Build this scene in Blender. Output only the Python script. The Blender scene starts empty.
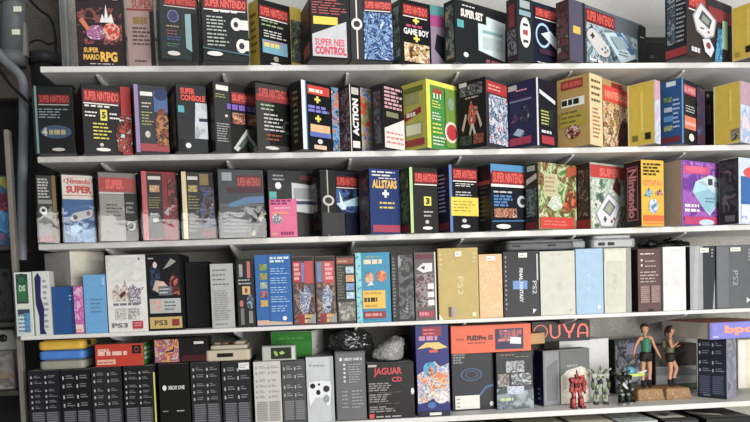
import bpy, bmesh, math, random
from mathutils import Vector, Matrix
random.seed(7); DEBUG = False
SC = bpy.context.scene
COL = SC.collection
R_ = math.radians

# ------------------------------------------------------------------ camera (a real place in front of the shelving)
F_PX = 720.0
DIST = 2.664
T, RO, PI_ = R_(5.2), R_(1.97), R_(3.0)
CAM = Vector((0.0, -DIST, 0.0))
FW = Vector((math.sin(T)*math.cos(PI_), math.cos(T)*math.cos(PI_), -math.sin(PI_)))
_R0 = Vector((math.cos(T), -math.sin(T), 0)); _U0 = _R0.cross(FW)
RT = _R0*math.cos(RO) - _U0*math.sin(RO)
UP = _U0*math.cos(RO) + _R0*math.sin(RO)
PX = 305 - F_PX*RT.y/FW.y
PY = 290 + F_PX*UP.y/FW.y
def ray(u, v): return FW + RT*((u-PX)/F_PX) - UP*((v-PY)/F_PX)
def at_y(u, v, y):
    d = ray(u, v); return CAM + d*((y-CAM.y)/d.y)
def at_z(u, v, z):
    d = ray(u, v); return CAM + d*((z-CAM.z)/d.z)
def proj(p):
    q = p - CAM; w = q.dot(FW)
    return (PX + F_PX*q.dot(RT)/w, PY - F_PX*q.dot(UP)/w)
cam = bpy.data.cameras.new('camera'); camo = bpy.data.objects.new('camera', cam); COL.objects.link(camo)
m3 = Matrix((RT, UP, -FW)).transposed()
camo.matrix_world = Matrix.Translation(CAM) @ m3.to_4x4()
cam.sensor_fit = 'HORIZONTAL'; cam.sensor_width = 36; cam.lens = F_PX/750*36
cam.shift_x = (375-PX)/750; cam.shift_y = (PY-211)/750
cam.clip_start = 0.05; cam.clip_end = 60
SC.camera = camo

# ------------------------------------------------------------------ materials
def lin(h):
    h = h.lstrip('#'); o = []
    for i in (0, 2, 4):
        c = int(h[i:i+2], 16)/255
        o.append(c/12.92 if c <= .04045 else ((c+.055)/1.055)**2.4)
    l = .3*o[0]+.6*o[1]+.1*o[2]; k = 1 if l > .12 else .7+.3*l/.12; o = [c*.88+l*.12 for c in o]        # printed blacks are deeper than they photograph
    return (*[c*k for c in o], 1)
MATS = {}
def mat(h, rough=.42, metal=0, spec=.22, coat=0):
    k = (h, rough, metal, spec, coat)
    if k in MATS: return MATS[k]
    m = bpy.data.materials.new('paint_'+h); m.use_nodes = True
    nt = m.node_tree; b = nt.nodes['Principled BSDF']
    b.inputs['Roughness'].default_value = rough; b.inputs['Metallic'].default_value = metal
    b.inputs['Specular IOR Level'].default_value = spec; b.inputs['Coat Weight'].default_value = coat
    tc = nt.nodes.new('ShaderNodeTexCoord'); n = nt.nodes.new('ShaderNodeTexNoise')
    n.inputs['Scale'].default_value = 38; n.inputs['Detail'].default_value = 3
    nt.links.new(tc.outputs['Object'], n.inputs['Vector'])
    mx = nt.nodes.new('ShaderNodeMix'); mx.data_type = 'RGBA'
    c = lin(h); mx.inputs['A'].default_value = (*[x*.86 for x in c[:3]], 1); mx.inputs['B'].default_value = (*[min(1, x*1.12) for x in c[:3]], 1)
    nt.links.new(n.outputs['Fac'], mx.inputs['Factor']); nt.links.new(mx.outputs['Result'], b.inputs['Base Color'])
    MATS[k] = m; return m
def art(pal, scale=16, seed=0, rough=.4, contrast=.34):
    k = ('art', tuple(pal), scale, seed, rough)
    if k in MATS: return MATS[k]
    m = bpy.data.materials.new('printed_artwork'); m.use_nodes = True
    nt = m.node_tree; b = nt.nodes['Principled BSDF']; b.inputs['Roughness'].default_value = rough; b.inputs['Specular IOR Level'].default_value = .25
    tc = nt.nodes.new('ShaderNodeTexCoord'); mp = nt.nodes.new('ShaderNodeMapping')
    mp.inputs['Location'].default_value = (seed*1.7+3, seed*.9, seed*2.3+1)
    n = nt.nodes.new('ShaderNodeTexNoise'); n.inputs['Scale'].default_value = scale*1.45
    n.inputs['Detail'].default_value = 5; n.inputs['Roughness'].default_value = .6; n.inputs['Distortion'].default_value = .6
    nt.links.new(tc.outputs['Object'], mp.inputs['Vector']); nt.links.new(mp.outputs['Vector'], n.inputs['Vector'])
    r = nt.nodes.new('ShaderNodeValToRGB'); cr = r.color_ramp
    N = len(pal); lo, hi = .5-contrast/2, .5+contrast/2
    cr.interpolation = 'LINEAR'
    pts = []
    for i, h in enumerate(pal):
        a = lo+(hi-lo)*i/N; e = lo+(hi-lo)*(i+1)/N; w = (e-a)*.34
        pts += [(max(0, a+w), h), (e-w, h)]
    pts = pts[:32]
    cr.elements[0].position = pts[0][0]; cr.elements[0].color = lin(pts[0][1])
    cr.elements[1].position = pts[-1][0]; cr.elements[1].color = lin(pts[-1][1])
    for p, h in pts[1:-1]:
        e = cr.elements.new(p); e.color = lin(h)
    nt.links.new(n.outputs['Fac'], r.inputs['Fac']); nt.links.new(r.outputs['Color'], b.inputs['Base Color'])
    MATS[k] = m; return m
def plaster(h1, h2, name, sc=9, bump=.5):
    m = bpy.data.materials.new(name); m.use_nodes = True; nt = m.node_tree; b = nt.nodes['Principled BSDF']
    b.inputs['Roughness'].default_value = .9
    tc = nt.nodes.new('ShaderNodeTexCoord'); n = nt.nodes.new('ShaderNodeTexNoise'); n.inputs['Scale'].default_value = sc; n.inputs['Detail'].default_value = 6; n.inputs['Roughness'].default_value = .75
    n2 = nt.nodes.new('ShaderNodeTexNoise'); n2.inputs['Scale'].default_value = 130; n2.inputs['Detail'].default_value = 3
    r = nt.nodes.new('ShaderNodeValToRGB'); r.color_ramp.elements[0].position = .35; r.color_ramp.elements[1].position = .68
    r.color_ramp.elements[0].color = lin(h1); r.color_ramp.elements[1].color = lin(h2)
    mx = nt.nodes.new('ShaderNodeMath'); mx.operation = 'MULTIPLY_ADD'; mx.inputs[1].default_value = .45
    nt.links.new(tc.outputs['Object'], n.inputs['Vector']); nt.links.new(tc.outputs['Object'], n2.inputs['Vector'])
    mz = nt.nodes.new('ShaderNodeMath'); mz.operation = 'MULTIPLY'; mz.inputs[1].default_value = .55
    nt.links.new(n.outputs['Fac'], mz.inputs[0]); nt.links.new(n2.outputs['Fac'], mx.inputs[0]); nt.links.new(mz.outputs[0], mx.inputs[2])
    nt.links.new(mx.outputs[0], r.inputs['Fac']); nt.links.new(r.outputs['Color'], b.inputs['Base Color'])
    bp = nt.nodes.new('ShaderNodeBump'); bp.inputs['Strength'].default_value = bump; bp.inputs['Distance'].default_value = .004
    nt.links.new(mx.outputs[0], bp.inputs['Height']); nt.links.new(bp.outputs['Normal'], b.inputs['Normal'])
    return m
def clear_film(name, tint='dfe3e4', amount=.3, rough=.12, bump=0):
    m = bpy.data.materials.new(name); m.use_nodes = True; nt = m.node_tree; b = nt.nodes['Principled BSDF']; out = nt.nodes['Material Output']
    b.inputs['Base Color'].default_value = lin(tint); b.inputs['Roughness'].default_value = rough
    t = nt.nodes.new('ShaderNodeBsdfTransparent'); mx = nt.nodes.new('ShaderNodeMixShader'); mx.inputs['Fac'].default_value = amount
    if bump:
        n = nt.nodes.new('ShaderNodeTexNoise'); n.inputs['Scale'].default_value = 60; n.inputs['Detail'].default_value = 4
        bp = nt.nodes.new('ShaderNodeBump'); bp.inputs['Strength'].default_value = bump; bp.inputs['Distance'].default_value = .01
        nt.links.new(n.outputs['Fac'], bp.inputs['Height']); nt.links.new(bp.outputs['Normal'], b.inputs['Normal'])
    nt.links.new(t.outputs[0], mx.inputs[1]); nt.links.new(b.outputs[0], mx.inputs[2]); nt.links.new(mx.outputs[0], out.inputs['Surface'])
    return m

# ------------------------------------------------------------------ objects and tags
def tag(o, label=None, cat=None, group=None, kind=None):
    if label: o['label'] = label
    if cat: o['category'] = cat
    if group: o['group'] = group
    if kind: o['kind'] = kind
    return o
def empty(name, loc, rz=0):
    o = bpy.data.objects.new(name, None); COL.objects.link(o); o.location = loc; o.rotation_euler = (0, 0, rz); o.empty_display_size = .03
    return o
class MB:
    """collects polygons with a material each and links them as ONE mesh object"""
    def __init__(s): s.v = []; s.f = []; s.m = []; s.mats = []; s.smooth = []
    def mi(s, m):
        if m not in s.mats: s.mats.append(m)
        return s.mats.index(m)
    def poly(s, pts, m, smooth=False):
        b = len(s.v); s.v += [tuple(p) for p in pts]; s.f.append(tuple(range(b, b+len(pts)))); s.m.append(s.mi(m)); s.smooth.append(smooth)
    def add_bm(s, bm, m, mx=None, smooth=False):
        b = len(s.v); bm.verts.index_update()
        s.v += [tuple((mx @ v.co) if mx else v.co) for v in bm.verts]
        k = s.mi(m) if not isinstance(m, (list, tuple)) else None
        for f in bm.faces:
            s.f.append(tuple(b+v.index for v in f.verts)); s.m.append(k if k is not None else s.mi(m[f.material_index])); s.smooth.append(smooth)
        bm.free()
    def box(s, c, d, m, bev=.002, rot=None, seg=1):
        bm = bmesh.new(); bmesh.ops.create_cube(bm, size=1)
        for v in bm.verts: v.co = Vector((v.co.x*d[0], v.co.y*d[1], v.co.z*d[2]))
        if bev: bmesh.ops.bevel(bm, geom=bm.edges[:], offset=min(bev, min(d)*.45), segments=seg, affect='EDGES', profile=.5)
        mx = Matrix.Translation(c) @ (rot.to_4x4() if rot else Matrix.Identity(4))
        s.add_bm(bm, m, mx, seg > 1)
    def cyl(s, a, b, r1, m, r2=None, n=20, cap=True):
        a, b = Vector(a), Vector(b); d = b-a; r2 = r1 if r2 is None else r2
        bm = bmesh.new(); bmesh.ops.create_cone(bm, cap_ends=cap, segments=n, radius1=r1, radius2=r2, depth=d.length)
        q = Vector((0, 0, 1)).rotation_difference(d.normalized()); s.add_bm(bm, m, Matrix.Translation((a+b)/2) @ q.to_matrix().to_4x4(), True)
    def ball(s, c, r, m, sc=(1, 1, 1), n=16):
        bm = bmesh.new(); bmesh.ops.create_uvsphere(bm, u_segments=n, v_segments=max(8, n//2), radius=r)
        s.add_bm(bm, m, Matrix.Translation(c) @ Matrix.Diagonal((*sc, 1)), True)
    def prism(s, pts, z0, z1, m, bev=0, seg=2):
        bm = bmesh.new(); lo = [bm.verts.new((x, y, z0)) for x, y in pts]; hi = [bm.verts.new((x, y, z1)) for x, y in pts]
        n = len(pts); bm.faces.new(lo[::-1]); bm.faces.new(hi)
        for i in range(n): bm.faces.new((lo[i], lo[(i+1) % n], hi[(i+1) % n], hi[i]))
        if bev:
            ed = [e for e in bm.edges if (e.verts[0].co.z == e.verts[1].co.z)]
            bmesh.ops.bevel(bm, geom=ed, offset=bev, segments=seg, affect='EDGES', profile=.5)
        s.add_bm(bm, m)
    def tube(s, pts, r, m, n=8):
        P = [Vector(p) for p in pts]; rings = []; up = Vector((0.3, 1, .2))
        for i, p in enumerate(P):
            t = (P[min(i+1, len(P)-1)]-P[max(i-1, 0)]).normalized(); a = t.cross(up).normalized(); b = t.cross(a)
            rings.append([p+(a*math.cos(2*math.pi*k/n)+b*math.sin(2*math.pi*k/n))*r for k in range(n)])
        for i in range(len(P)-1):
            for k in range(n): s.poly([rings[i][k], rings[i][(k+1) % n], rings[i+1][(k+1) % n], rings[i+1][k]], m, True)
        s.poly(rings[0][::-1], m); s.poly(rings[-1], m)
    def build(s, name, parent=None, loc=None, weld=False):
        me = bpy.data.meshes.new(name); me.from_pydata(s.v, [], s.f)
        for m in s.mats: me.materials.append(m)
        me.polygons.foreach_set('material_index', s.m); me.polygons.foreach_set('use_smooth', s.smooth)
        if weld:
            bm = bmesh.new(); bm.from_mesh(me); bmesh.ops.remove_doubles(bm, verts=bm.verts[:], dist=1e-5); bmesh.ops.recalc_face_normals(bm, faces=bm.faces[:]); bm.to_mesh(me); bm.free()
        me.update()
        o = bpy.data.objects.new(name, me); COL.objects.link(o)
        if parent: o.parent = parent
        if loc is not None: o.location = loc
        return o
def smooth_path(pts, k=6):
    P = [Vector(p) for p in pts]; out = []
    for i in range(len(P)-1):
        p0, p1, p2, p3 = P[max(i-1, 0)], P[i], P[i+1], P[min(i+2, len(P)-1)]
        for j in range(k):
            t = j/k
            out.append(.5*((2*p1)+(p2-p0)*t+(2*p0-5*p1+4*p2-p3)*t*t+(3*p1-p0-3*p2+p3)*t**3))
    return out+[P[-1]]

# ------------------------------------------------------------------ print on faces
TXT = {}
def text_polys(s, bold=.018):
    if (s, bold) in TXT: return TXT[(s, bold)]
    c = bpy.data.curves.new('lettering', 'FONT'); c.body = s; c.resolution_u = 2; c.offset = bold; c.fill_mode = 'FRONT'
    o = bpy.data.objects.new('lettering', c); COL.objects.link(o)
    dg = bpy.context.evaluated_depsgraph_get(); me = bpy.data.meshes.new_from_object(o.evaluated_get(dg))
    V = [(v.co.x, v.co.y) for v in me.vertices]; Fs = [tuple(p.vertices) for p in me.polygons]
    bpy.data.objects.remove(o); bpy.data.curves.remove(c); bpy.data.meshes.remove(me)
    x0 = min(x for x, y in V); x1 = max(x for x, y in V); y0 = min(y for x, y in V); y1 = max(y for x, y in V)
    V = [((x-x0)/(x1-x0), (y-y0)/max(1e-6, y1-y0)) for x, y in V]
    TXT[(s, bold)] = (V, Fs); return TXT[(s, bold)]
class Face:
    """a flat face: origin o (bottom-left seen from outside), du along its width, dv up its height, n outward"""
    def __init__(s, mb, o, du, dv, n, off=.0007): s.mb, s.o, s.du, s.dv, s.n, s.k, s.off = mb, Vector(o), Vector(du), Vector(dv), Vector(n).normalized(), 0, off
    def p(s, u, v): return s.o+s.du*u+s.dv*v+s.n*(s.off+.00035*s.k)
    def ops(s, ops):
        for op in ops: s.op(op)
    def op(s, op):
        s.k += 1; c = op[0]
        if c == 'R': s._q(op[2:6], mat(op[1]))
        elif c == 'A': s._q(op[2:6], art(op[1], *(op[6:])))
        elif c == 'T': s._t(op[1], op[2], op[3:7], 0, *(op[7:]))
        elif c == 'V': s._t(op[1], op[2], op[3:7], 1, *(op[7:]))
        elif c == 'W': s._t(op[1], op[2], op[3:7], 2, *(op[7:]))
        elif c == 'P': s.mb.poly([s.p(u, v) for u, v in op[2]], mat(op[1]))
        elif c == 'PA': s.mb.poly([s.p(u, v) for u, v in op[2]], art(op[1], *(op[3:])))
        elif c == 'E' or c == 'EA':
            u0, v0, u1, v1 = op[2:6]; m = mat(op[1]) if c == 'E' else art(op[1], *(op[6:]))
            s.mb.poly([s.p((u0+u1)/2+(u1-u0)/2*math.cos(a), (v0+v1)/2+(v1-v0)/2*math.sin(a)) for a in [2*math.pi*i/20 for i in range(20)]], m)
        elif c == 'O':
            u0, v0, u1, v1, w = op[2:7]; m = mat(op[1]); N = 20
            for i in range(N):
                q = []
                for a, r in ((i, 1), (i+1, 1), (i+1, 1-w), (i, 1-w)):
                    t = 2*math.pi*a/N; q.append(s.p((u0+u1)/2+(u1-u0)/2*math.cos(t)*r, (v0+v1)/2+(v1-v0)/2*math.sin(t)*r))
                s.mb.poly(q, m)
        elif c == 'L':            # small print: ragged rows of words
            u0, v0, u1, v1, n = op[2:7]; m = mat(op[1]); rnd = random.Random(int((u0+v0*7+v1*13)*1000)+n)
            h = (v1-v0)/n; fill = op[7] if len(op) > 7 else .4
            for i in range(n):
                y = v1-(i+.8)*h; u = u0; end = u1-(u1-u0)*rnd.uniform(0, .35)
                while u < end-.01:
                    w = min((u1-u0)*rnd.uniform(.12, .34), end-u); s.mb.poly([s.p(u, y), s.p(u+w, y), s.p(u+w, y+h*fill), s.p(u, y+h*fill)], m); u += w+(u1-u0)*.05
        elif c == 'H':            # red lettered heading band
            u0, v0, u1, v1 = op[1:5]; t = op[5] if len(op) > 5 else 'SUPER NINTENDO'; band = op[6] if len(op) > 6 else '7c2226'
            fg = op[7] if len(op) > 7 else 'e25a4e'
            s._q((u0, v0, u1, v1), mat(band)); s.k += 1; d = v1-v0; e = u1-u0
            s._t(t, fg, (u0+e*.04, v0+d*.14, u1-e*.04, v1-d*.12), 0, .03); s.k += 1
            s._q((u0, v0-d*.16, u1-e*.05, v0-d*.06), mat('d8d2cc'))
        elif c == 'I':            # icon list of a box back: small white icons with grey print beside, then two paragraphs
            u0, v0, u1, v1, n = op[1:6]; ink = op[6]; par = op[7]
            h = (v1-v0)
            for cidx in range(2):
                a = u0+(u1-u0)*.52*cidx; w = (u1-u0)*.46
                for i in range(n):
                    y = v1-h*.58*(i+.75)/n-(h*.04 if i > 1 else 0); e = h*.58/n
                    s._q((a, y, a+w*.13, y+e*.4), mat(ink)); s._q((a+w*.28, y+e*.1, a+w*random.uniform(.7, 1), y+e*.25), mat(par)); s._q((a+w*.28, y+e*.38, a+w*random.uniform(.5, .9), y+e*.5), mat(par))
                s._q((a, v0, a+w, v0+h*.35), mat(op[8] if len(op) > 8 else par)); s.k += 1
                for i in range(9): y = v0+h*.35*(i+.4)/9; s._q((a+.01, y, a+w*random.uniform(.8, .97), y+h*.35/9*.45), mat(op[9] if len(op) > 9 else '55555a'))
                s.k -= 1
            s.k += 1
    def _q(s, r, m):
        u0, v0, u1, v1 = r; s.mb.poly([s.p(u0, v0), s.p(u1, v0), s.p(u1, v1), s.p(u0, v1)], m)
    def _t(s, t, h, r, mode, bold=.018):
        u0, v0, u1, v1 = r; V, Fs = text_polys(t, bold); m = mat(h); k = s.mb.mi(m); b = len(s.mb.v)
        for x, y in V:
            if mode == 0: u, v = u0+x*(u1-u0), v0+y*(v1-v0)
            elif mode == 1: u, v = u1-y*(u1-u0), v0+x*(v1-v0)
            else: u, v = u0+y*(u1-u0), v1-x*(v1-v0)
            s.mb.v.append(tuple(s.p(u, v)))
        for f in Fs: s.mb.f.append(tuple(b+i for i in f)); s.mb.m.append(k); s.mb.smooth.append(False)

# ------------------------------------------------------------------ boxes standing on the shelves
ZS = [0.815, 0.502, 0.195, -0.130, -0.495, -0.872]       # top surface of each shelf
SHELF_D = 0.42
WALL_Y = 0.43
ROWS = {i: [] for i in range(6)}
EXTRA = []
class Bx:
    def __init__(s, row, xl, xc, xr, yt, yb, phi, cl, cr, label, L=(), R=(), ct=None, sleeve=False, d=.16, y0=.012, name='console_box', cat='box', group=None, z=None, tp=(), base=None, stick=(), cb=None):
        s.__dict__.update(locals())
        if row in (0, 1, 2):
            c = (.86, .82, .76)[row]*900/F_PX/math.tan(R_(phi))+(xc-305)/F_PX
            s.phi = math.degrees(math.atan2(1, c))
        s.solve()
        if row in (0, 1, 2):
            for _ in range(14):
                if s.badb: s.phi += 1; s.solve()
                else: break
        if row is not None: ROWS[row].append(s)
        else: EXTRA.append(s)
    def solve(s):
        z = s.z if s.z is not None else ZS[s.row]; s.z0 = z
        if s.yb is not None and s.row not in (None, 3):
            p = at_z(s.xc, s.yb, z); y0 = p.y
            if not -.16 < y0 < .3: y0 = s.y0
            s.yc = max(y0, {2: -.045, 1: -.06, 4: .006}.get(s.row, -.09))
            yb = s.yb
        else:
            s.yc = max(.004, s.y0) if s.row == 3 else s.y0; p = at_y(s.xc, 200, s.yc); yb = proj(Vector((p.x, s.yc, z)))[1]
        ym = (s.yt+yb)/2
        P = at_y(s.xc, ym, s.yc); s.P = Vector((P.x, s.yc, z))
        tp_ = s.P
        for _ in range(3):
            u = proj(Vector((s.P.x, s.yc, z+.2)))[0]; tp_ = at_y(u, s.yt, s.yc)
        s.h = tp_.z-z
        ph = R_(s.phi); s.r = Vector((math.cos(ph), math.sin(ph), 0)); s.l = Vector((-math.sin(ph), math.cos(ph), 0))
        def length(u, dirn, dflt):
            q = ray(u, ym); det = q.x*(-dirn.y)+dirn.x*q.y
            if abs(det) < 1e-6: return dflt
            w = s.P-CAM; a = (q.x*w.y-q.y*w.x)/-( q.x*dirn.y-q.y*dirn.x)
            return a
        lim = WALL_Y-.02-s.yc
        s.a = length(s.xr, s.r, .1) if s.xr > s.xc+.5 else s.d
        s.b = length(s.xl, s.l, .1) if s.xc > s.xl+.5 else s.d
        s.badb = not .015 < s.b < .33
        if s.badb: s.b = s.d
        if not .015 < s.a < .9: s.a = s.d
        s.b = max(s.b, .03)
        tot = s.a*s.r.y+s.b*s.l.y
        if tot > lim:
            if s.b*s.l.y > lim*.6: s.b = max(.03, (lim-s.a*s.r.y)/s.l.y)
            tot = s.a*s.r.y+s.b*s.l.y
            if tot > lim: s.a *= .9*lim/tot; s.b *= .9*lim/tot
    def corners(s):
        A = s.P; return [A, A+s.r*s.a, A+s.r*s.a+s.l*s.b, A+s.l*s.b]
    def make(s):
        mb = MB(); a, b, h = s.a, s.b, s.h
        bm = bmesh.new(); base = [Vector((0, 0, 0)), s.r*a, s.r*a+s.l*b, s.l*b]
        ctr = (base[2])/2; ctr.z = 0
        base = [p-ctr for p in base]
        lo = [bm.verts.new(p) for p in base]; hi = [bm.verts.new(p+Vector((0, 0, h))) for p in base]
        fs = [bm.faces.new((lo[0], lo[1], hi[1], hi[0])), bm.faces.new((lo[1], lo[2], hi[2], hi[1])), bm.faces.new((lo[2], lo[3], hi[3], hi[2])), bm.faces.new((lo[3], lo[0], hi[0], hi[3])), bm.faces.new(hi), bm.faces.new(lo[::-1])]
        for f, i in zip(fs, (0, 1, 1, 1, 2, 3)): f.material_index = i
        bmesh.ops.bevel(bm, geom=bm.edges[:], offset=.0012, segments=1, affect='EDGES')
        ct = s.ct or s.cr
        mb.add_bm(bm, [mat(s.cr), mat(s.cl), mat(ct), mat(s.cb or '2a2624')])  # cl sides partly carry shade in their colour, besides real print
        V = Vector((0, 0, h))
        def frames(m): return {'R': Face(m, base[0], s.r*a, V, Vector((s.r.y, -s.r.x, 0))), 'L': Face(m, base[3], -s.l*b, V, Vector((-s.l.y, s.l.x, 0))), 'T': Face(m, base[0]+V, s.r*a, s.l*b, (0, 0, 1))}
        fr = frames(mb); fr['R'].ops(s.R); fr['L'].ops(s.L); fr['T'].ops(s.tp)
        o = mb.build(s.name, loc=s.P+ctr)
        tag(o, s.label, s.cat, s.group)
        for st in s.stick:      # stuck-on labels: parts of their own
            nm, face, ops, lab = st; m2 = MB(); f2 = frames(m2)[face]; f2.off = .0042; f2.ops(ops)
            so = m2.build(nm, o)
            if lab: so['label'] = lab
        if s.sleeve:            # clear protector folded round the box, open at the back
            m3_ = MB(); g = .0055; q = [base[3]-s.r*g+s.l*0, base[0]-s.r*g-s.l*g, base[1]+s.r*g-s.l*g, base[2]+s.r*g]; H = Vector((0, 0, h+.004)); F_ = film()
            for i in range(3): m3_.poly([q[i], q[i+1], q[i+1]+H, q[i]+H], F_)
            m3_.poly([p+H for p in q], F_)
            so = m3_.build('plastic_sleeve', o); so['label'] = 'clear glossy plastic protector'
        s.o = o; return o
def film():
    if 'film' in MATS: return MATS['film']
    m = bpy.data.materials.new('clear_sleeve_film'); m.use_nodes = True; nt = m.node_tree
    nt.nodes.remove(nt.nodes['Principled BSDF']); out = nt.nodes['Material Output']
    t = nt.nodes.new('ShaderNodeBsdfTransparent'); g = nt.nodes.new('ShaderNodeBsdfGlossy'); g.inputs['Roughness'].default_value = .05
    fr = nt.nodes.new('ShaderNodeFresnel'); fr.inputs['IOR'].default_value = 1.5; mx = nt.nodes.new('ShaderNodeMixShader')
    tc = nt.nodes.new('ShaderNodeTexCoord'); n = nt.nodes.new('ShaderNodeTexNoise'); n.inputs['Scale'].default_value = 16; n.inputs['Detail'].default_value = 2
    bp = nt.nodes.new('ShaderNodeBump'); bp.inputs['Strength'].default_value = .06; bp.inputs['Distance'].default_value = .02
    nt.links.new(tc.outputs['Object'], n.inputs['Vector']); nt.links.new(n.outputs['Fac'], bp.inputs['Height']); nt.links.new(bp.outputs['Normal'], g.inputs['Normal'])
    nt.links.new(fr.outputs[0], mx.inputs['Fac']); nt.links.new(t.outputs[0], mx.inputs[1]); nt.links.new(g.outputs[0], mx.inputs[2]); nt.links.new(mx.outputs[0], out.inputs['Surface'])
    MATS['film'] = m; return m
def overlap(A, B):
    best = 9
    for s in (A, B):
        for ax in (s.r, s.l):
            pa = [p.dot(ax) for p in A.corners()]; pb = [p.dot(ax) for p in B.corners()]
            best = min(best, min(max(pa), max(pb))-max(min(pa), min(pb)))
    return best
def settle(row):
    bs = ROWS[row]
    for it in range(60):
        bad = [(A, B) for i, A in enumerate(bs) for B in bs[i+1:i+4] if overlap(A, B) > -(.013 if A.sleeve or B.sleeve else .003) and min(A.z0+A.h, B.z0+B.h)-max(A.z0, B.z0) > .001]
        if not bad: return
        for A, B in bad:
            if it < 24:
                for s in (A, B):
                    lo = max(6, math.degrees(math.atan2(305-s.xc, F_PX))+6) if row < 3 and s.xc-s.xl > 3 else 6
                    if abs(s.phi) > lo: s.phi = max(lo, s.phi*.94); s.solve()
            else:
                o = overlap(A, B)+(.0135 if A.sleeve or B.sleeve else .0035)
                if A.a > .06: A.a -= o*.6
                elif A.b > .05: A.b -= o
                if B.b > .045: B.b -= min(o*.6, B.b-.03)
    print('ROW', row, 'left', [(A.label, B.label, round(overlap(A, B), 4)) for A, B in bad])
G1, G2, G3 = 'boxed consoles on the top shelf', 'boxed consoles on the second shelf from the top', 'boxed consoles on the third shelf from the top'
BADGE = lambda u0, v0, u1, v1: ('E', 'd9d4ce', u0, v0, u1, v1)
STRIP = ['5d6a6c', '2b2d30', '8a7a5c', '30353a', '6d5f73']
SLEEVED = {(0, 126.5), (0, 156.5), (1, 35), (1, 248)}|{(2, x) for x in (33, 58, 93, 136, 177, 210, 313)}
def B(*a, **k): return Bx(*a, sleeve=(a[0], a[1]) in SLEEVED, **k)
# ------------------------------------------------------------------ top shelf
B(0, 74, 76.5, 127, -8, 66, 4, '1d1719', '33252a', 'dark maroon box with gold "RPG" lettering on the top shelf', group=G1, d=.07, name='game_box',
  R=[('A', ['2a1e24', '3d2a2e', '2e2126', '8d4a46', '33262a'], .03, .3, .97, .8, 22, 3), ('EA', ['c9b9c4', 'a65a8c', '7d3c6a', 'd8cfd4'], .2, .36, .62, .56, 45, 2), ('EA', ['a8342f', 'c9453d', 'd8b29b', '8b2a2a'], .56, .36, .92, .6, 38, 5),
     ('P', 'd8d6d2', [(.5, .6), (.56, .72), (.6, .64), (.64, .85), (.68, .66), (.75, .72), (.8, .6)]), ('P', 'c4724c', [(.06, .62), (.14, .66), (.3, .5), (.22, .48)]),
     ('T', 'SUPER', 'd9a53c', .13, .185, .45, .255, .04), ('T', 'MARIO', 'd9a53c', .12, .085, .46, .165, .04), ('T', 'RPG', 'e2ab3e', .48, .06, .84, .2, .05), ('L', 'b9aeb0', .25, .02, .85, .05, 1), ('R', 'd8d4d2', .06, .9, .3, .94), ('R', '7d7d80', .8, .9, .9, .99)])
B(0, 126.5, 126.9, 155, -8, 66, 8, '6b2327', 'b89c96', 'narrow dusty pink box beside the dark maroon one on the top shelf', group=G1, d=.06,
  R=[('T', 'SUPER', 'b5443f', .22, .79, .98, .9, .02), ('R', 'a8302f', 0, .755, 1, .78), ('L', '9d7f3c', .25, .55, .95, .67, 1, .8), ('L', '5d4a4e', .2, .28, .95, .55, 5), ('L', '4a3c3e', .25, .05, .8, .1, 1), ('R', '2e2628', .86, 0, 1, .75)])
B(0, 156.5, 160, 198, -8, 58, 28, '5a7a78', '33403f', 'dark teal box with a round purple emblem on the top shelf', group=G1,
  R=[('H', .12, .82, 1, .95), ('E', '4d4a78', .2, .56, .5, .75), ('O', '8a86b0', .2, .56, .5, .75, .15), ('L', 'b9a06c', .16, .48, .52, .53, 1), ('L', '9c5a5a', .16, .36, .55, .46, 2), ('L', '5a6aa0', .16, .28, .55, .36, 2), ('L', '5f8a6a', .16, .18, .55, .25, 2),
     BADGE(.16, .05, .5, .12), ('P', '8fb0b4', [(.66, .18), (.95, .08), (.95, .72), (.66, .7)]), ('R', '1d2122', .82, .0, 1, .72)])
B(0, 196.5, 202, 248, -6, 60, 27, '1a1a1c', '232527', 'black box showing two grey controllers on the top shelf', group=G1,
  R=[('H', .05, .8, 1, .97), ('L', 'd5d2cc', .25, .74, .9, .8, 1), ('L', 'a9b0a4', .1, .45, .55, .7, 5), ('L', '9dab9a', .1, .22, .6, .44, 4), ('P', '3d6a72', [(0, .2), (1, .13), (1, .11), (0, .18)]), ('E', 'd2d0cc', .62, .48, .86, .68), ('R', 'd2d0cc', .74, .5, 1, .65), ('E', '3a3a3c', .68, .53, .78, .62), ('E', 'd2d0cc', .72, .14, .96, .36), ('R', 'd2d0cc', .85, .18, 1, .34), ('E', '3a3a3c', .78, .2, .9, .3), BADGE(.08, .07, .42, .14)])
B(0, 249, 259, 301, -2, 65, 36, 'b79b2a', '1f2022', 'black box with yellow end and blue sticker panel on the top shelf', group=G1,
  R=[('H', .02, .74, .7, .91), ('L', '8b9a6a', .06, .6, .6, .72, 2), ('L', 'c9c6c0', .1, .44, .62, .56, 3), ('R', '6d9fb4', .06, .2, .64, .4), ('L', 'd8c25a', .1, .28, .6, .37, 1, .7), ('L', 'd4563c', .1, .36, .6, .4, 1), ('E', '8f8a80', .3, .09, .42, .17), BADGE(.22, .03, .5, .07), ('R', 'b09a34', .72, .0, 1, 1), ('A', ['39463c', '20262a', '5c6a58', '2a3c44', '8a8a5c'], .73, .14, 1, .8, 30, 4)],
  L=[('L', '6d5a18', .2, .2, .8, .85, 6)])
B(0, 301, 311, 350, -4, 57, 35, '241d20', '1f1c1f', 'black and silver box with slanted grey lower corner and pink lettering on the top shelf', group=G1,
  R=[('L', 'a6504e', .03, .72, .95, .98, 6), ('R', 'd6bf36', .06, .55, .68, .68), ('P', 'b6b6ba', [(.02, .02), (.9, .02), (.9, .62), (.02, .38)]), ('T', 'SUPER NES', 'cc4a5c', .08, .2, .84, .32, .03), ('T', 'CONTROL', 'c83a4e', .08, .05, .88, .19, .05)],
  L=[('A', ['2a2326', '4a3a3c', '1a1618', '7d4038'], .1, .5, .9, .95, 30, 1), ('R', 'a23838', .2, .1, .85, .3)])
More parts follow.
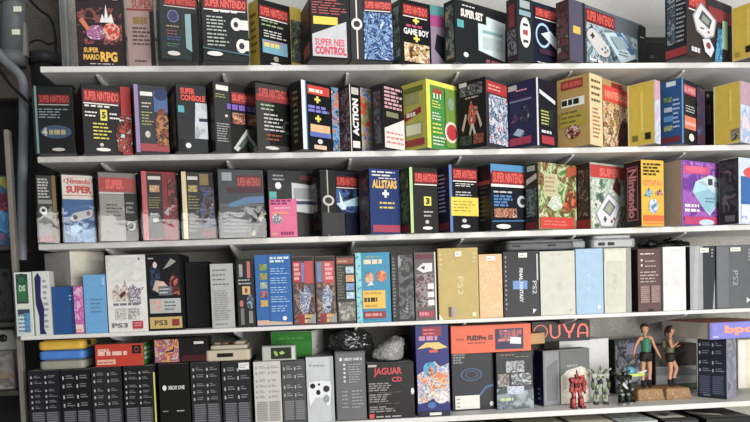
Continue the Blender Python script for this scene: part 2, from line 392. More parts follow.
B(0, 344, 350.5, 392, -6, 60, 34, '2b2628', '22283a', 'box with a white line and round emblem on its grey spine on the top shelf', group=G1,
  R=[('R', '343436', 0, 0, .3, 1), ('R', 'cfcdc6', .135, .02, .165, .98), ('E', 'd8d5ce', .02, .46, .28, .64), ('E', '3a3a3c', .07, .5, .23, .6), ('H', .34, .78, 1, .92), ('A', ['1d2744', '2f4a86', '7fa6d0', '20284a', '3d5f9c', 'b9d2e4'], .31, .02, 1, .74, 24, 6)],
  L=[('A', ['3a3a40', '5a4246', '22252c', '454a58'], .05, .05, .95, .95, 26, 2)])
B(0, 390.5, 401.5, 444, -2, 63, 37, '3a4746', '1d1d1f', 'black box with yellow plus signs and "GAME BOY" lettering on the top shelf', group=G1,
  R=[('H', .04, .76, .62, .93), ('T', '+', 'd8cc4a', .26, .64, .4, .74, .06), ('L', 'b5406a', .1, .57, .58, .63, 1, .6), ('T', 'GAME BOY', 'd8d5d0', .04, .46, .62, .56, .04), ('T', '+', 'd8cc4a', .26, .36, .4, .46, .06), ('A', ['c9b24a', '8b3a34', 'd8d0b4', 'b08a3c', '5c2a2a'], .04, .04, .62, .33, 26, 8), ('R', '4a8c8a', .66, .84, 1, 1), ('R', 'a2427c', .66, .66, 1, .84), ('R', '8a7a90', .66, 0, 1, .66), ('P', '25262c', [(.74, .3), (1, .1), (1, .5), (.8, .55)])],
  L=[('A', ['5c6c68', '33403f', '8a9690', '22302e'], .15, .1, .85, .9, 22, 4)])
B(0, 444, 455.5, 507, -2, 61.5, 37, '22282a', '26292c', 'charcoal box with a large pale grey console pictured on the top shelf', group=G1,
  R=[('T', 'SUPER SET', 'd5d2cc', .1, .74, .52, .87, .06), ('R', '4aa4a0', .03, .56, .15, .68), ('P', 'c4d4d4', [(.42, .26), (.94, .16), (.96, .8), (.58, .84), (.58, .7), (.42, .7)]), ('R', '7fa8ac', .5, .56, .9, .61), ('R', 'aebfbf', .5, .3, .88, .5), ('E', 'd8d5d0', .13, .1, .22, .18), ('T', 'SUPER N', '9a5a5c', .55, .02, .98, .14, .05), ('L', 'c9c6c0', .12, .9, .4, .95, 1)],
  L=[('A', ['3c4a4a', '23282a', '5c6c6c', '8a7a4a'], .15, .08, .85, .92, 24, 7)])
B(0, 506.5, 517.5, 557, -4, 60, 38, '3c2c30', '23263c', 'navy box with a white controller shape on its spine on the top shelf', group=G1,
  R=[('R', '2c3234', 0, 0, .38, 1), ('R', '9aa8ac', .06, .84, .3, .96), ('R', '7fa2b0', .04, .72, .32, .8), ('E', 'd8d6d2', .05, .22, .31, .7), ('R', 'a5484a', .12, .42, .24, .5), ('R', '3a3a3c', .12, .56, .24, .6), ('R', '3a3a3c', .12, .3, .24, .34), ('H', .42, .76, 1, .92), ('O', '9fc4d8', .42, .28, .8, .68, .2), ('P', 'c9d6dc', [(.55, .5), (.95, .3), (1, .45), (.8, .58)]), ('L', 'c9c6c0', .45, .02, .95, .06, 1), ('R', '4a2c44', .5, .18, .9, .26)],
  L=[('R', '7a3034', .25, .55, .75, .9), ('A', ['5a5a60', '33262c', '7a7a80', '2a2226'], .1, .1, .9, .5, 26, 3)])
B(0, 556, 569.5, 643.5, -2, 60, 43, '4a2e30', '566068', 'wide slate blue box with grey console and two controllers pictured on the top shelf', group=G1,
  R=[('R', '565066', 0, 0, .16, 1), ('R', 'd0b23a', .04, .46, .13, .58), ('R', '24262a', .16, 0, .19, 1), ('H', .2, .72, .58, .94), ('A', ['3d4a54', '7d929e', '59686f', 'a8bcc4', '2c363e'], .2, .05, .9, .7, 9, 5), ('P', 'b9cdd6', [(.42, .62), (.68, .72), (.88, .35), (.66, .18)]), ('P', '3a6a94', [(.58, .68), (.66, .71), (.86, .42), (.8, .38)]), ('P', '24272c', [(.66, .18), (.88, .35), (.88, .2), (.7, .06)]),
     ('E', '6a7078', .19, .36, .35, .63), ('E', '6a7078', .33, .18, .51, .45), ('P', 'c4c4c0', [(.23, .4), (.36, .2), (.46, .42), (.31, .61)]), ('E', 'c4c4c0', .2, .38, .34, .62), ('E', 'c4c4c0', .34, .2, .5, .44), ('R', '3a3a3e', .245, .48, .295, .52), ('R', '3a3a3e', .262, .45, .278, .55), ('E', '7a4a90', .38, .3, .405, .34), ('E', '4a6a90', .42, .34, .445, .38), ('E', 'a03c44', .42, .26, .445, .3), ('E', '4a8a60', .45, .3, .475, .34), ('P', '8ca0ac', [(.5, .58), (.66, .64), (.76, .48), (.6, .4)]), ('L', '5c6c78', .62, .3, .78, .4, 2), ('L', 'dcdad6', .22, .06, .62, .12, 1, .7), ('R', '191a1c', .9, 0, 1, .95), ('L', 'c8c6c2', .92, .72, .98, .78, 1)],
  L=[('A', ['4a4448', '6a3438', '2a2628', '85807c'], .1, .05, .9, .8, 24, 5)])
B(None, 634, 635, 672, 38, 60.5, 3, '2f3030', '3d3d3c', 'flat dark grey box lying behind the tall boxes on the top shelf', name='flat_box', group=G1, y0=.3, d=.08, z=ZS[0], ct='77756f',
  R=[('R', '4a4a48', .04, .9, .96, .95), ('L', '6a6864', .4, .2, .52, .7, 3)])
B(0, 665, 687, 732, -12, 53.5, 44, '25272c', '3d3436', 'tall dark box with white handheld and cable pictured, jutting over the top shelf edge', group=G1,
  R=[('H', .03, .73, .4, .94), ('R', '8d3038', .45, .66, .98, .86), ('P', '8c8e94', [(.1, .62), (.28, .87), (.63, .67), (.57, .4), (.38, .31), (.18, .4)]), ('P', 'cfcfd2', [(.13, .62), (.28, .84), (.6, .66), (.55, .42), (.38, .34), (.2, .42)]), ('P', '4c5058', [(.23, .6), (.31, .75), (.52, .64), (.46, .49)]), ('P', '8a9488', [(.28, .6), (.33, .69), (.47, .62), (.43, .54)]), ('E', '7a3048', .42, .42, .46, .46), ('R', '5a5c62', .26, .46, .34, .48), ('P', 'd2d2d6', [(.3, .3), (.46, .34), (.56, .2), (.48, .06), (.36, .12)]), ('E', '8a3a44', .38, .18, .48, .28), ('PA', ['2f6a94', '4a9ccc', '2a5880', '7fc0dc'], [(.56, .0), (.72, .0), (.78, .55), (.64, .55)], 20, 2), ('R', '8fb890', .74, .25, .86, .7), ('L', 'c8c8cc', .06, .05, .3, .14, 1, .8)],
  L=[('A', ['33546c', '4a5a64', '22262c', '7a8a90', '5c3c3a'], .1, .22, .48, .92, 22, 8), ('L', '8a8c90', .52, .22, .95, .9, 10), ('R', '8c2c30', .02, .02, .98, .14)])
B(0, 732, 757, 790, 0, 55, 42, 'b79a22', 'c0b0b0', 'mustard yellow box partly cut off by the picture edge on the top shelf', group=G1,
  L=[('R', 'c7ab4a', .6, .25, .7, .9), ('R', '1d1b17', .55, .1, .95, .22), ('L', '6a5a1a', .12, .06, .4, .16, 3)])
# ------------------------------------------------------------------ second shelf
B(1, 35, 35.5, 77, 86, 153, 20, '7fa09c', '282c2d', 'dark box with pale teal edge and oval "4" badge on the second shelf', group=G2, d=.05,
  R=[('R', '8fb0ac', 0, 0, .06, 1), ('H', .1, .74, .95, .88), ('L', 'a3b0b4', .1, .52, .9, .68, 4), ('E', '4a6a8a', .12, .22, .95, .42), ('T', '4', 'e0d8c0', .16, .26, .3, .38, .05), ('L', 'c8ba8a', .35, .26, .85, .36, 1, .7), BADGE(.4, .03, .75, .08)])
B(1, 72, 82.5, 131, 83, 150.5, 29, '43181b', '1f2022', 'black box with yellow "5" and red art edge on the second shelf', group=G2,
  R=[('H', .03, .74, .78, .92), ('L', 'dad6d0', .05, .66, .75, .72, 1), ('L', 'dcd8d2', .05, .52, .3, .62, 2), ('R', 'd8cc36', .36, .48, .5, .64), ('T', '5', '3a3a30', .39, .51, .47, .61, .05), ('L', 'dcd8d2', .55, .5, .76, .62, 2), ('L', 'cfc23c', .2, .2, .6, .46, 5), ('E', 'bdb8b0', .32, .1, .4, .15), BADGE(.24, .03, .54, .08), ('R', 'a32a2e', .79, 0, 1, 1), ('PA', ['d8d4d0', '1d1a1c', 'b53a30', '5c2426', 'c9b0a0'], [(.66, .3), (.8, .62), (1, .6), (1, .04), (.7, .04)], 18, 2)])
B(1, 128, 135, 168, 84, 152, 31, '211e24', '3a3c40', 'grey box with lilac edge and golden statue art on the second shelf', group=G2,
  R=[('R', '8c7aa4', 0, 0, .12, 1), ('R', 'd8d4d0', .18, .84, .55, .9), ('L', 'c8b4a8', .22, .66, .52, .76, 2), ('L', '9a9a5c', .2, .4, .55, .62, 5), ('E', 'b8b4b0', .28, .22, .44, .32), ('R', '9a3c44', .12, .02, 1, .13), ('R', '4a6290', .58, .6, 1, .92), ('E', '2f3c66', .6, .78, 1, .96), ('PA', ['5c2a1e', '8c4a34', '2a1a16', 'b0784a', '6a3c2c'], [(.62, .1), (.98, .1), (1, .5), (.9, .66), (.7, .64), (.6, .45)], 24, 6)])
B(1, 166, 177, 207, 83.5, 148, 37, '222628', '2b2e31', 'charcoal box with red heading and grey console end on the second shelf', group=G2,
  R=[('T', 'SUPER', 'd8483e', .14, .86, .62, .95, .05), ('T', 'CONSOLE', 'd8483e', .14, .76, .95, .85, .05), ('R', '4aa0a0', .04, .58, .24, .68), ('PA', ['a4aab0', 'b9bec4', '8f969c'], [(.55, .2), (1, .2), (1, .74), (.62, .74)], 8, 1), ('R', '2c3a52', .72, .46, 1, .51), ('E', 'd8d6d2', .24, .05, .42, .13), ('P', '16181a', [(0, 0), (.2, 0), (.2, .17), (0, .2)])],
  L=[('A', STRIP, .2, .1, .85, .9, 26, 3)])
B(1, 206, 214, 249, 80.5, 151, 37, '1c1b1b', '252322', 'black box with small green and white labels on its spine on the second shelf', group=G2,
  R=[('R', '3a3b3b', .02, 0, .45, 1), ('R', 'd8d4ce', .08, .88, .42, .95), ('L', '9a9a4c', .06, .77, .42, .84, 2), ('L', '9a9c9c', .06, .14, .42, .42, 8), ('E', 'c8c6c2', .3, .5, .38, .54), ('R', '8d2f33', .5, .72, 1, .88), ('T', 'SUPER', 'd65a50', .52, .75, 1, .85, .04), ('L', '7a5ab0', .36, .6, 1, .7, 1, .8), ('A', ['b0624a', '5c2a26', 'd09a7a', '3a2222'], .5, .42, .86, .58, 30, 3), ('P', 'b4b8ac', [(.5, .06), (.62, .02), (1, .24), (1, .34), (.9, .36)]), ('P', '4a5a52', [(.64, .1), (.74, .06), (.98, .24), (.9, .28)])])
B(1, 248, 256.5, 291, 82, 150.5, 32, '22201f', '4a4845', 'grey and black box with dull red band in plastic sleeve on the second shelf', group=G2,
  R=[('P', '1f1e1f', [(.35, .1), (1, .1), (1, .92), (.5, .88), (.42, .7)]), ('R', 'a33e40', .0, .74, 1, .84), ('T', 'SUPER NINTENDO', 'd8605a', .08, .8, .9, .93, .04), ('L', 'a9c4a0', .12, .6, .6, .72, 2), ('L', 'd4d2ce', .2, .3, .78, .58, 5), ('L', 'a85a3c', .25, .16, .7, .28, 2), ('O', '4a4c50', .74, .28, 1, .48, .3), BADGE(.2, .03, .6, .08)])
B(1, 290, 302, 338, 79.5, 147.5, 38, '1d1b1a', '1c1d20', 'tall black box with white edge and yellow plus signs on the second shelf', group=G2,
  R=[('R', 'd2d8dc', 0, 0, .1, 1), ('R', '4a7aa0', .1, 0, .13, 1), ('R', 'c83c34', .16, .82, .76, .95), ('L', 'e8d8c8', .2, .84, .72, .9, 1, .8), ('T', '+', 'd8c84a', .34, .7, .5, .8, .06), ('L', '7a7ac8', .16, .55, .78, .66, 2, .7), ('T', '+', 'd8c84a', .34, .42, .5, .52, .06), ('R', 'd6ac7c', .2, .27, .74, .38), ('R', '5c6cb4', .18, .2, .76, .27), ('E', 'c8c6c2', .38, .1, .52, .17), ('R', 'd0b09a', .28, .02, .62, .08), ('A', ['2f5c94', 'c86a3c', '5c9cc8', '22385c', 'd0b080'], .8, .02, 1, .98, 22, 4)],
  L=[('L', '6a6a4c', .3, .1, .75, .9, 9)])
B(1, 337, 350, 373, 84, 152, 36, '3c2a30', '1b1c1e', 'black spined box with bright red and green cartoon art beside it on the second shelf', group=G2,
  R=[('R', 'd0ccc6', 0, 0, .04, 1), ('V', 'ACTION', 'dcd8d4', .1, .25, .36, .8, .06), ('R', 'bdb8b2', .08, .86, .38, .96), ('R', 'd8d4d0', .08, .07, .38, .17), ('A', ['c83a2c', 'd84a34', '5c9a4a', 'c8a0a0', '3a5ca0', '8cb0d0'], .46, .02, 1, .98, 22, 9)],
  L=[('A', ['4a2c36', '7a5060', '2a2228', '8c7a84', '22242c'], .05, .05, .95, .95, 20, 7)])
B(1, 371, 383.5, 404, 83, 148.5, 44, '26262a', '1f1c1f', 'black box with rows of pink print and slanted white lower part on the second shelf', group=G2,
  R=[('L', 'c89aa0', .06, .62, .96, .97, 6, .6), ('R', '7c7a5c', .12, .5, .7, .58), ('P', 'd4cfca', [(.02, .02), (.98, .02), (.98, .5), (.02, .32)]), ('L', 'c8786c', .1, .08, .95, .3, 3)],
  L=[('A', ['3c3e44', '5c5c62', '1f2024', '6a4a4c'], .25, .1, .8, .9, 28, 6)])
B(1, 402, 426.5, 457, 78.5, 147.5, 44, 'a5a034', '3f8a3e', 'bright yellow and green box with red pennants on the second shelf', group=G2, ct='d8d040',
  L=[('R', '5c6420', .12, .85, .88, .93), ('L', '8d8c5c', .14, .64, .86, .84, 1, .8), ('P', '8c2438', [(.12, .44), (.8, .54), (.8, .62), (.12, .55)]), ('L', 'd8d0c0', .2, .48, .75, .58, 1, .6), ('R', '8c8c58', .14, .2, .82, .4), ('R', 'c4c4a4', .18, .23, .78, .38), ('R', '8c2a2a', .1, .06, .9, .16)],
  R=[('R', 'd4d43a', 0, 0, .12, 1), ('R', 'd4d43a', .12, .93, 1, 1), ('P', 'b8302c', [(.2, .82), (.26, .92), (.3, .84), (.36, .93), (.4, .84), (.47, .92), (.5, .8)]), ('R', 'd8e0d0', .22, .74, .26, .82), ('R', 'd8e0d0', .32, .74, .36, .82), ('R', 'd8e0d0', .42, .74, .46, .82), ('L', 'd8d24a', .16, .6, .5, .72, 3), ('L', 'd8dcd0', .16, .42, .5, .55, 3), ('L', 'd8d24a', .16, .22, .5, .4, 3), ('L', 'd8dcd0', .16, .05, .6, .2, 3), ('R', '6a8c2c', .58, .05, 1, .92), ('E', 'd8d0c0', .54, .12, .98, .44), ('E', 'b83038', .6, .16, .95, .4), ('E', '7a9a80', .66, .6, .86, .8)])
B(1, 457, 486.5, 507, 76, 143.5, 50, '1c191a', '3a3a3e', 'black box with armoured red toy figure pictured, jutting over the second shelf edge', group=G2,
  L=[('A', ['2c2a2c', '6a6a6a', '1c1a1c', 'a09c98'], .12, .78, .88, .94, 30, 4), ('R', 'b8b4b0', .1, .92, .36, .98), ('L', '9c8c80', .3, .72, .85, .78, 1), ('PA', ['8c2a24', 'c8503c', '4a2a2c', 'c0a89c'], [(.36, .44), (.44, .62), (.5, .7), (.56, .62), (.72, .6), (.66, .42), (.6, .34), (.44, .34)], 30, 3), ('P', 'b4a498', [(.4, .18), (.48, .36), (.56, .36), (.66, .18), (.58, .2), (.52, .3), (.46, .2)]), ('P', 'a89a8c', [(.16, .3), (.3, .52), (.36, .5), (.22, .26)]), ('P', 'a89a8c', [(.86, .32), (.72, .54), (.68, .5), (.8, .28)]), ('A', ['22302a', '3a4a40', '1c2020'], .1, .06, .5, .2, 40, 1), ('A', ['6a2c26', '8c4a3c', '2c1c1a'], .55, .06, .9, .2, 40, 2)],
  R=[('R', 'b02c2c', .02, .78, 1, .95), ('L', 'd8a0a0', .1, .82, .9, .92, 2), ('A', ['c8ccd4', '2c3040', '8ca0c0', 'd8d8dc', '9a3c40'], .1, .05, 1, .76, 28, 5)])
B(1, 505, 536.5, 557, 77, 144, 47, '2b2a4c', '1f1f2e', 'indigo box with a dark vehicle pictured on its broad side on the second shelf', group=G2,
  L=[('R', 'a8a8a4', .12, .88, .4, .96), ('L', 'c87a9c', .38, .84, .72, .9, 1), ('R', '6a6a90', .16, .7, .86, .73), ('PA', ['22222c', '3c3c4c', '14141c', '8c8ca0'], [(.48, .4), (.6, .62), (.72, .66), (.84, .46), (.7, .34)], 36, 3), ('PA', ['6a3c5c', '4a2c4c'], [(.2, .4), (.34, .52), (.46, .44), (.36, .38)], 40, 1), ('P', '9cb0bc', [(.26, .22), (.42, .3), (.62, .25), (.48, .17)]), ('P', '5c6c84', [(.48, .17), (.62, .25), (.62, .2), (.5, .13)]), ('R', '9a2c44', .14, .05, .84, .16)],
  R=[('R', 'c8c8cc', 0, 0, .08, 1), ('P', 'd0d4dc', [(.14, .84), (.9, .72), (.9, .66), (.14, .78)]), ('R', '22332c', .16, .3, .8, .56), ('L', 'c8c46c', .2, .32, .7, .55, 5), ('L', 'c8ccd0', .2, .18, .8, .28, 1), ('R', 'a83440', .2, .04, .8, .16)])
B(1, 557, 589.5, 629, 72.5, 143.5, 50, 'a08244', 'b08c54', 'large sandy tan box with red headings on both faces on the second shelf', group=G2,
  L=[('R', '8c2824', .14, .83, .82, .96), ('T', 'SUPER NINTENDO', 'c85a4a', .18, .86, .78, .93, .03), ('R', 'd0d0c4', .14, .58, .86, .7), ('L', '22241f', .16, .585, .84, .69, 1, .75), ('R', '9a8a20', .1, .3, .88, .5), ('L', '6a5a2c', .14, .34, .84, .54, 3), ('EA', ['4a201c', '7a3a30', 'c8b0a0', '2c1614'], .28, .12, .72, .32, 34, 3)],
  R=[('R', 'd8c494', 0, 0, .3, 1), ('L', '6a4a30', .04, .6, .26, .96, 4), ('L', 'a8503c', .06, .1, .26, .55, 8), ('R', 'd83c30', .32, .68, .98, .9), ('T', 'NINTENDO', 'ec8c6c', .36, .72, .94, .84, .05), ('R', '8c2c28', .54, .9, .8, .97), ('A', ['d8b45c', 'c87a4a', 'd8ccac', '6a2c2c', 'b09a3c', '8c4030'], .31, .02, 1, .66, 18, 7), ('PA', ['3a1c1c', '5c2a28', '22141a'], [(.66, .02), (.98, .02), (.98, .42), (.8, .46), (.7, .3)], 20, 3)])
B(1, 628, 654.5, 660, 79.5, 143, 50, 'b59c26', 'c4a8b4', 'yellow ended box third from the shelf end on the second shelf', group=G2, d=.2, ct='c7ae60',
  L=[('R', 'c4ae46', .48, .22, .58, .86), ('R', '22201c', .64, .08, .86, .19), ('R', '6a5c2c', .16, .08, .38, .17), ('R', 'c8b88c', 0, 0, .05, 1)], R=[('A', ['c4b0c8', 'b0c0d4', 'd8ccd4', '9cb4cc'], 0, 0, 1, .7, 16, 2), ('R', 'c89ca8', 0, .7, 1, 1)])
B(1, 661, 681.5, 704, 77.5, 143, 54, '20497c', '22242a', 'blue box with a column of small green pictures on the second shelf', group=G2,
  L=[('R', 'b8bcc4', .28, .9, .74, .97), ('A', ['5c7a4a', '3c5c4a', '8c9c5c'], .14, .66, .56, .74, 40, 1), ('R', '9aa0b0', .16, .51, .56, .58), ('R', '4a7ca8', .14, .36, .6, .45), ('A', ['8c8c4c', '5c7a5c', 'a0a060'], .14, .22, .56, .3, 40, 3), ('R', '6a2430', .04, .03, .96, .12), ('L', '8ca4c4', .6, .24, .95, .72, 7)],
  R=[('R', '4a8cc0', 0, 0, .07, 1), ('R', 'b84a5c', .09, .78, .62, .92), ('T', 'SUPER', 'e0a0a0', .12, .81, .58, .89, .03), ('L', 'b8b8bc', .16, .5, .58, .62, 3), ('R', 'd8785c', .1, .24, .6, .44), ('R', 'e0a89c', .12, .3, .58, .35), ('E', 'd8d4d0', .28, .06, .5, .18), ('A', ['3a5c8c', '5c2a3c', '2c3c5c', '6a3444'], .64, .02, 1, .95, 14, 4)])
B(None, 702, 703, 714, 91, 144, 6, '131213', '1b1a1b', 'thin black box set back behind the blue one on the second shelf', name='console_box', group=G2, y0=.27, d=.1, z=ZS[1], R=[('R', '5c4a4a', .3, .5, .7, .8), ('E', '8a8480', .3, .9, .6, .96)])
B(1, 714, 740.5, 775, 80.5, 142, 45, 'b59c24', 'b8bccc', 'yellow ended box with a torn lower corner at the end of the second shelf', group=G2,
  L=[('R', 'c4ae46', .58, .38, .68, .9), ('PA', ['4a3c30', '8c8478', '2c2622'], [(.66, .04), (.96, .06), (.96, .24), (.66, .22)], 60, 4), ('R', 'c8b88c', 0, 0, .05, 1)], R=[('A', ['a8c0d8', 'c8d0dc', '8cacd0', 'd4c8d4'], 0, 0, 1, .62, 12, 6), ('R', 'b894a4', 0, .62, 1, 1)])
# ------------------------------------------------------------------ third shelf
B(2, 33, 37.5, 62, 175, 242, 10, '1a1718', '33312f', 'narrow box with black upper half and lower half greyed by painted glare on the third shelf', group=G3, d=.15,
  R=[('L', 'b4b2ae', .06, .66, .72, .96, 7, .6), ('R', '8c8a86', .04, .58, .76, .64), ('P', '7c7a78', [(.02, .02), (.76, .02), (.76, .56), (.02, .34)]), ('E', 'd4d2ce', .1, .42, .5, .54), ('E', '2c2a2a', .2, .45, .4, .51), ('R', 'a05c60', .04, .02, .76, .1), ('R', '7a6434', .8, 0, 1, 1)])  # grey lower wedge is the sleeve's window glare, muted, drawn into the print
B(2, 58, 63, 94, 174.5, 241, 24, '7c6a3c', 'd4d0ca', 'white and blue box with a grey controller on its lower half on the third shelf', group=G3,
  R=[('O', 'b8483c', .06, .845, 1.0, .975, .06), ('T', 'Nintendo', 'bf4a3e', .18, .87, .9, .95, .03), ('T', 'SUPER', 'c04034', .12, .73, .96, .84, .05), ('R', 'c08a3a', .04, .69, 1, .705), ('R', '2f5f94', 0, .22, 1, .64), ('A', ['3a76aa', '5c9cc4', '2f6498', '8cb8d0'], 0, .0, 1, .26, 8, 1), ('P', '24303c', [(.02, .24), (.3, .36), (.3, .34), (.02, .22)]), ('P', 'b8b8b8', [(.24, .34), (.3, .3), (.9, .38), (.98, .46), (.94, .5), (.36, .44), (.25, .4)]), ('E', '3a3a40', .3, .34, .44, .41), ('E', '6a4a7a', .74, .4, .86, .47)])
B(2, 93, 99.5, 139, 172, 240, 28, '33322f', '7d7b77', 'pewter box with red "SUPER" band and black back half on the third shelf', group=G3,
  R=[('R', '94918a', .02, .02, .66, .68), ('R', '1b1b1c', .66, .0, 1, .7), ('R', 'a8423e', .0, .72, .98, .93), ('T', 'SUPER', 'dc6258', .18, .76, .66, .9, .05), ('R', 'c8c4bc', .0, .69, .66, .715), ('L', '4c4a48', .18, .36, .6, .56, 4), ('L', '8a8c8c', .7, .4, .95, .6, 3), ('O', 'a0a2a4', .7, .16, .94, .3, .35)])  # paler lower panel: grey print with sleeve glare mixed into its colour
B(2, 136, 142.5, 178, 171, 239, 30, '1f1416', '8c2228', 'red box with a black spine strip and pale grey art on the third shelf', group=G3,
  R=[('R', 'c05a60', 0, 0, .14, 1), ('R', '2c2a28', .15, .02, .58, .97), ('R', 'd0ccc6', .18, .88, .54, .93), ('A', ['c8a878', 'b07a4a', 'd8c8a4'], .22, .7, .5, .8, 60, 2), ('L', '8a8440', .18, .46, .54, .64, 5), ('L', '8aa0a4', .2, .36, .54, .42, 1), ('E', 'b8b6b0', .26, .26, .44, .32), ('P', 'a8a8a8', [(.6, .4), (.8, .52), (.96, .44), (.9, .38), (.7, .36)]), ('A', ['7c2026', '2c181c', 'a8323a', '1f1618'], .74, .1, 1, .9, 24, 5)])
B(2, 177, 182.5, 219, 171.5, 238.5, 30, '1d1718', '242226', 'black box with a cream edge and dark blue art on the third shelf', group=G3,
  R=[('R', 'dccca4', 0, 0, .14, 1), ('R', '34322e', .15, .02, .56, .98), ('R', 'd0ccc6', .18, .88, .5, .93), ('A', ['c8b060', '8c7c3c', 'd8c88c'], .2, .7, .48, .8, 60, 6), ('L', '8c8a4c', .18, .44, .54, .66, 5), ('L', '8c8478', .2, .1, .5, .34, 4), ('R', '8a7440', .56, .8, .84, .97), ('A', ['222a4c', '1b1c2c', '4a5a8c', '5c3c2c', '14141c'], .56, .14, 1, .78, 20, 3), ('R', '7a1f28', .58, .02, 1, .14)])
B(2, 210, 219, 264, 169.5, 238, 27, '2e2c2a', '6a6a6a', 'wide grey box with a blue stripe across its middle on the third shelf', group=G3,
  R=[('R', '4a5054', .0, .5, 1, 1), ('R', '9ca4a8', .08, .84, .3, .96), ('R', '6a3236', .4, .72, .98, .92), ('T', 'SUPER NINTENDO', 'c25a50', .42, .76, .94, .89, .05), ('R', '55303c', .2, .66, .96, .74), ('P', '5c82a8', [(.2, .5), (.6, .6), (1, .62), (1, .52), (.6, .5), (.2, .42)]), ('R', '5c5e62', .02, .02, .7, .46), ('L', '8c8e92', .08, .08, .62, .4, 6), ('R', '1d222c', .7, .0, 1, .46), ('P', 'a8a08c', [(.68, .04), (.76, .02), (1, .34), (.94, .4)]), ('P', '4a4640', [(.74, .12), (.8, .08), (.92, .24), (.86, .28)])])
B(2, 263, 268.5, 319, 169.5, None, 22, '1b1a1b', '2a2b2d', 'black box with a pale console picture and teal square on the third shelf', group=G3, y0=.026,
  R=[('E', 'd8d6d2', .14, .72, .26, .82), ('L', '8a8c90', .1, .84, .4, .95, 2), ('R', '4aa09c', .02, .56, .16, .68), ('P', 'b8babc', [(.46, .4), (.92, .36), (.94, .78), (.46, .82)]), ('R', '3a4068', .48, .5, .92, .55), ('R', '8c8e92', .5, .58, .9, .74), ('R', '6a3034', .62, .86, .86, .93), ('R', '3c1e20', .72, .1, .96, .26)])
B(2, 313, 321, 361, 169.5, 236, 28, '262022', '1f2434', 'box with round emblem on a light line beside blue art on the third shelf', group=G3,
  R=[('R', '303030', 0, .0, .36, 1), ('R', 'bdb8ae', .155, .0, .185, 1), ('E', 'd4d0c8', .04, .46, .32, .62), ('E', '4a4848', .09, .49, .27, .59), ('R', '4a4a4a', .02, .02, .56, .36), ('H', .38, .76, 1, .92, 'SUPER NINTENDO'), ('A', ['1f2840', '2c3f74', '4a6aa0', '1b2034'], .36, .36, 1, .72, 18, 3), ('P', 'b8d4e0', [(.36, .5), (.6, .54), (1, .64), (1, .48), (.64, .46), (.5, .4)]), ('P', 'd8e8ec', [(.44, .7), (.52, .54), (.6, .42), (.54, .4), (.46, .5)]), ('R', '182038', .58, .02, 1, .36)],
  L=[('A', ['4a3034', '2c2628', '6a5254', '1f1c20'], .1, .1, .9, .9, 24, 2)])
B(2, 359, 370, 400, 168, 233.5, 29, '231f26', '263c74', 'blue box with gold "ALLSTARS" lettering and a white plus on the third shelf', group=G3,
  R=[('L', 'd8d4d0', .08, .88, .95, .98, 2), ('T', 'ALLSTARS', 'd8a848', .08, .7, .9, .83, .05), ('L', 'd0c8b8', .3, .84, .9, .88, 1), ('T', '+', 'dcd8d4', .4, .56, .62, .68, .06), ('L', 'c8b458', .3, .38, .9, .52, 2), ('R', 'a03c54', .06, .03, .96, .14)],
  L=[('A', ['3a2c30', '23202a', '5c464a'], .1, .1, .9, .9, 24, 9)])
B(2, 399, 410, 438, 167, 232, 30, '25331f', '2d2c2a', 'dark box with a lime edge and small yellow "3" square on the third shelf', group=G3,
  R=[('R', 'a8c884', 0, 0, .1, 1), ('H', .16, .76, 1, .93, 'SUPER NINTENDO'), ('R', 'd0cc40', .48, .42, .74, .56), ('T', '3', '33332a', .54, .44, .68, .54, .05), ('L', 'b0aeaa', .46, .24, .8, .36, 2), ('E', 'b8b4ac', .5, .14, .64, .2), BADGE(.4, .05, .76, .1)],
  L=[('A', ['3a4a28', '22301f', '5c6a3c', '2c3826'], .1, .15, .9, .95, 22, 1), ('R', '6a2028', .02, .02, .98, .12)])
B(2, 436, 449.5, 478, 164.5, 230, 32, '1f2038', '1f1f22', 'black box with a bright yellow sticker across its front on the third shelf', group=G3,
  R=[('R', '5c78b0', 0, 0, .09, 1), ('H', .12, .78, .98, .95, 'SUPER NINTENDO'), ('L', 'd0ccc8', .2, .68, .9, .74, 2), ('L', 'b8b8bc', .2, .5, .85, .62, 3), ('E', 'b8b4ac', .4, .14, .56, .2), BADGE(.36, .06, .68, .11)],
  L=[('L', '8c8cac', .2, .3, .85, .9, 10), ('R', '6a2030', .04, .04, .96, .14)],
  stick=[('price_sticker', 'R', [('R', 'dcc432', .02, .24, .98, .52), ('L', 'a8862a', .1, .3, .9, .48, 4)], 'bright yellow sticker')])
B(2, 477, 491, 527, 163.5, 228.5, 30, '1f1a1b', '1d222a', 'black box with sky blue top, red heading and white oval badge on the third shelf', group=G3,
  R=[('R', '4a86b4', 0, .86, 1, 1), ('H', .02, .7, 1, .9, 'SUPER NINTENDO', '8c3034'), ('R', 'd8d4d0', .0, .66, 1, .7), ('L', 'b8b8bc', .06, .56, .7, .62, 1), ('L', '4a78ac', .06, .36, .62, .54, 4, .7), ('E', 'a8b0b8', .7, .36, .96, .54), ('E', '2c3038', .78, .4, .92, .5), ('A', ['8c3c3c', 'b8845c', '5c2a30', 'c8b490'], .06, .2, .68, .34, 40, 4), ('P', '3a6c94', [(0, .13), (1, .15), (1, .17), (0, .15)]), ('E', 'd8d4ce', .1, .03, .5, .1)],
  L=[('L', '4c4440', .2, .15, .8, .7, 8), ('R', '8c2c30', .02, .7, .98, .76)])
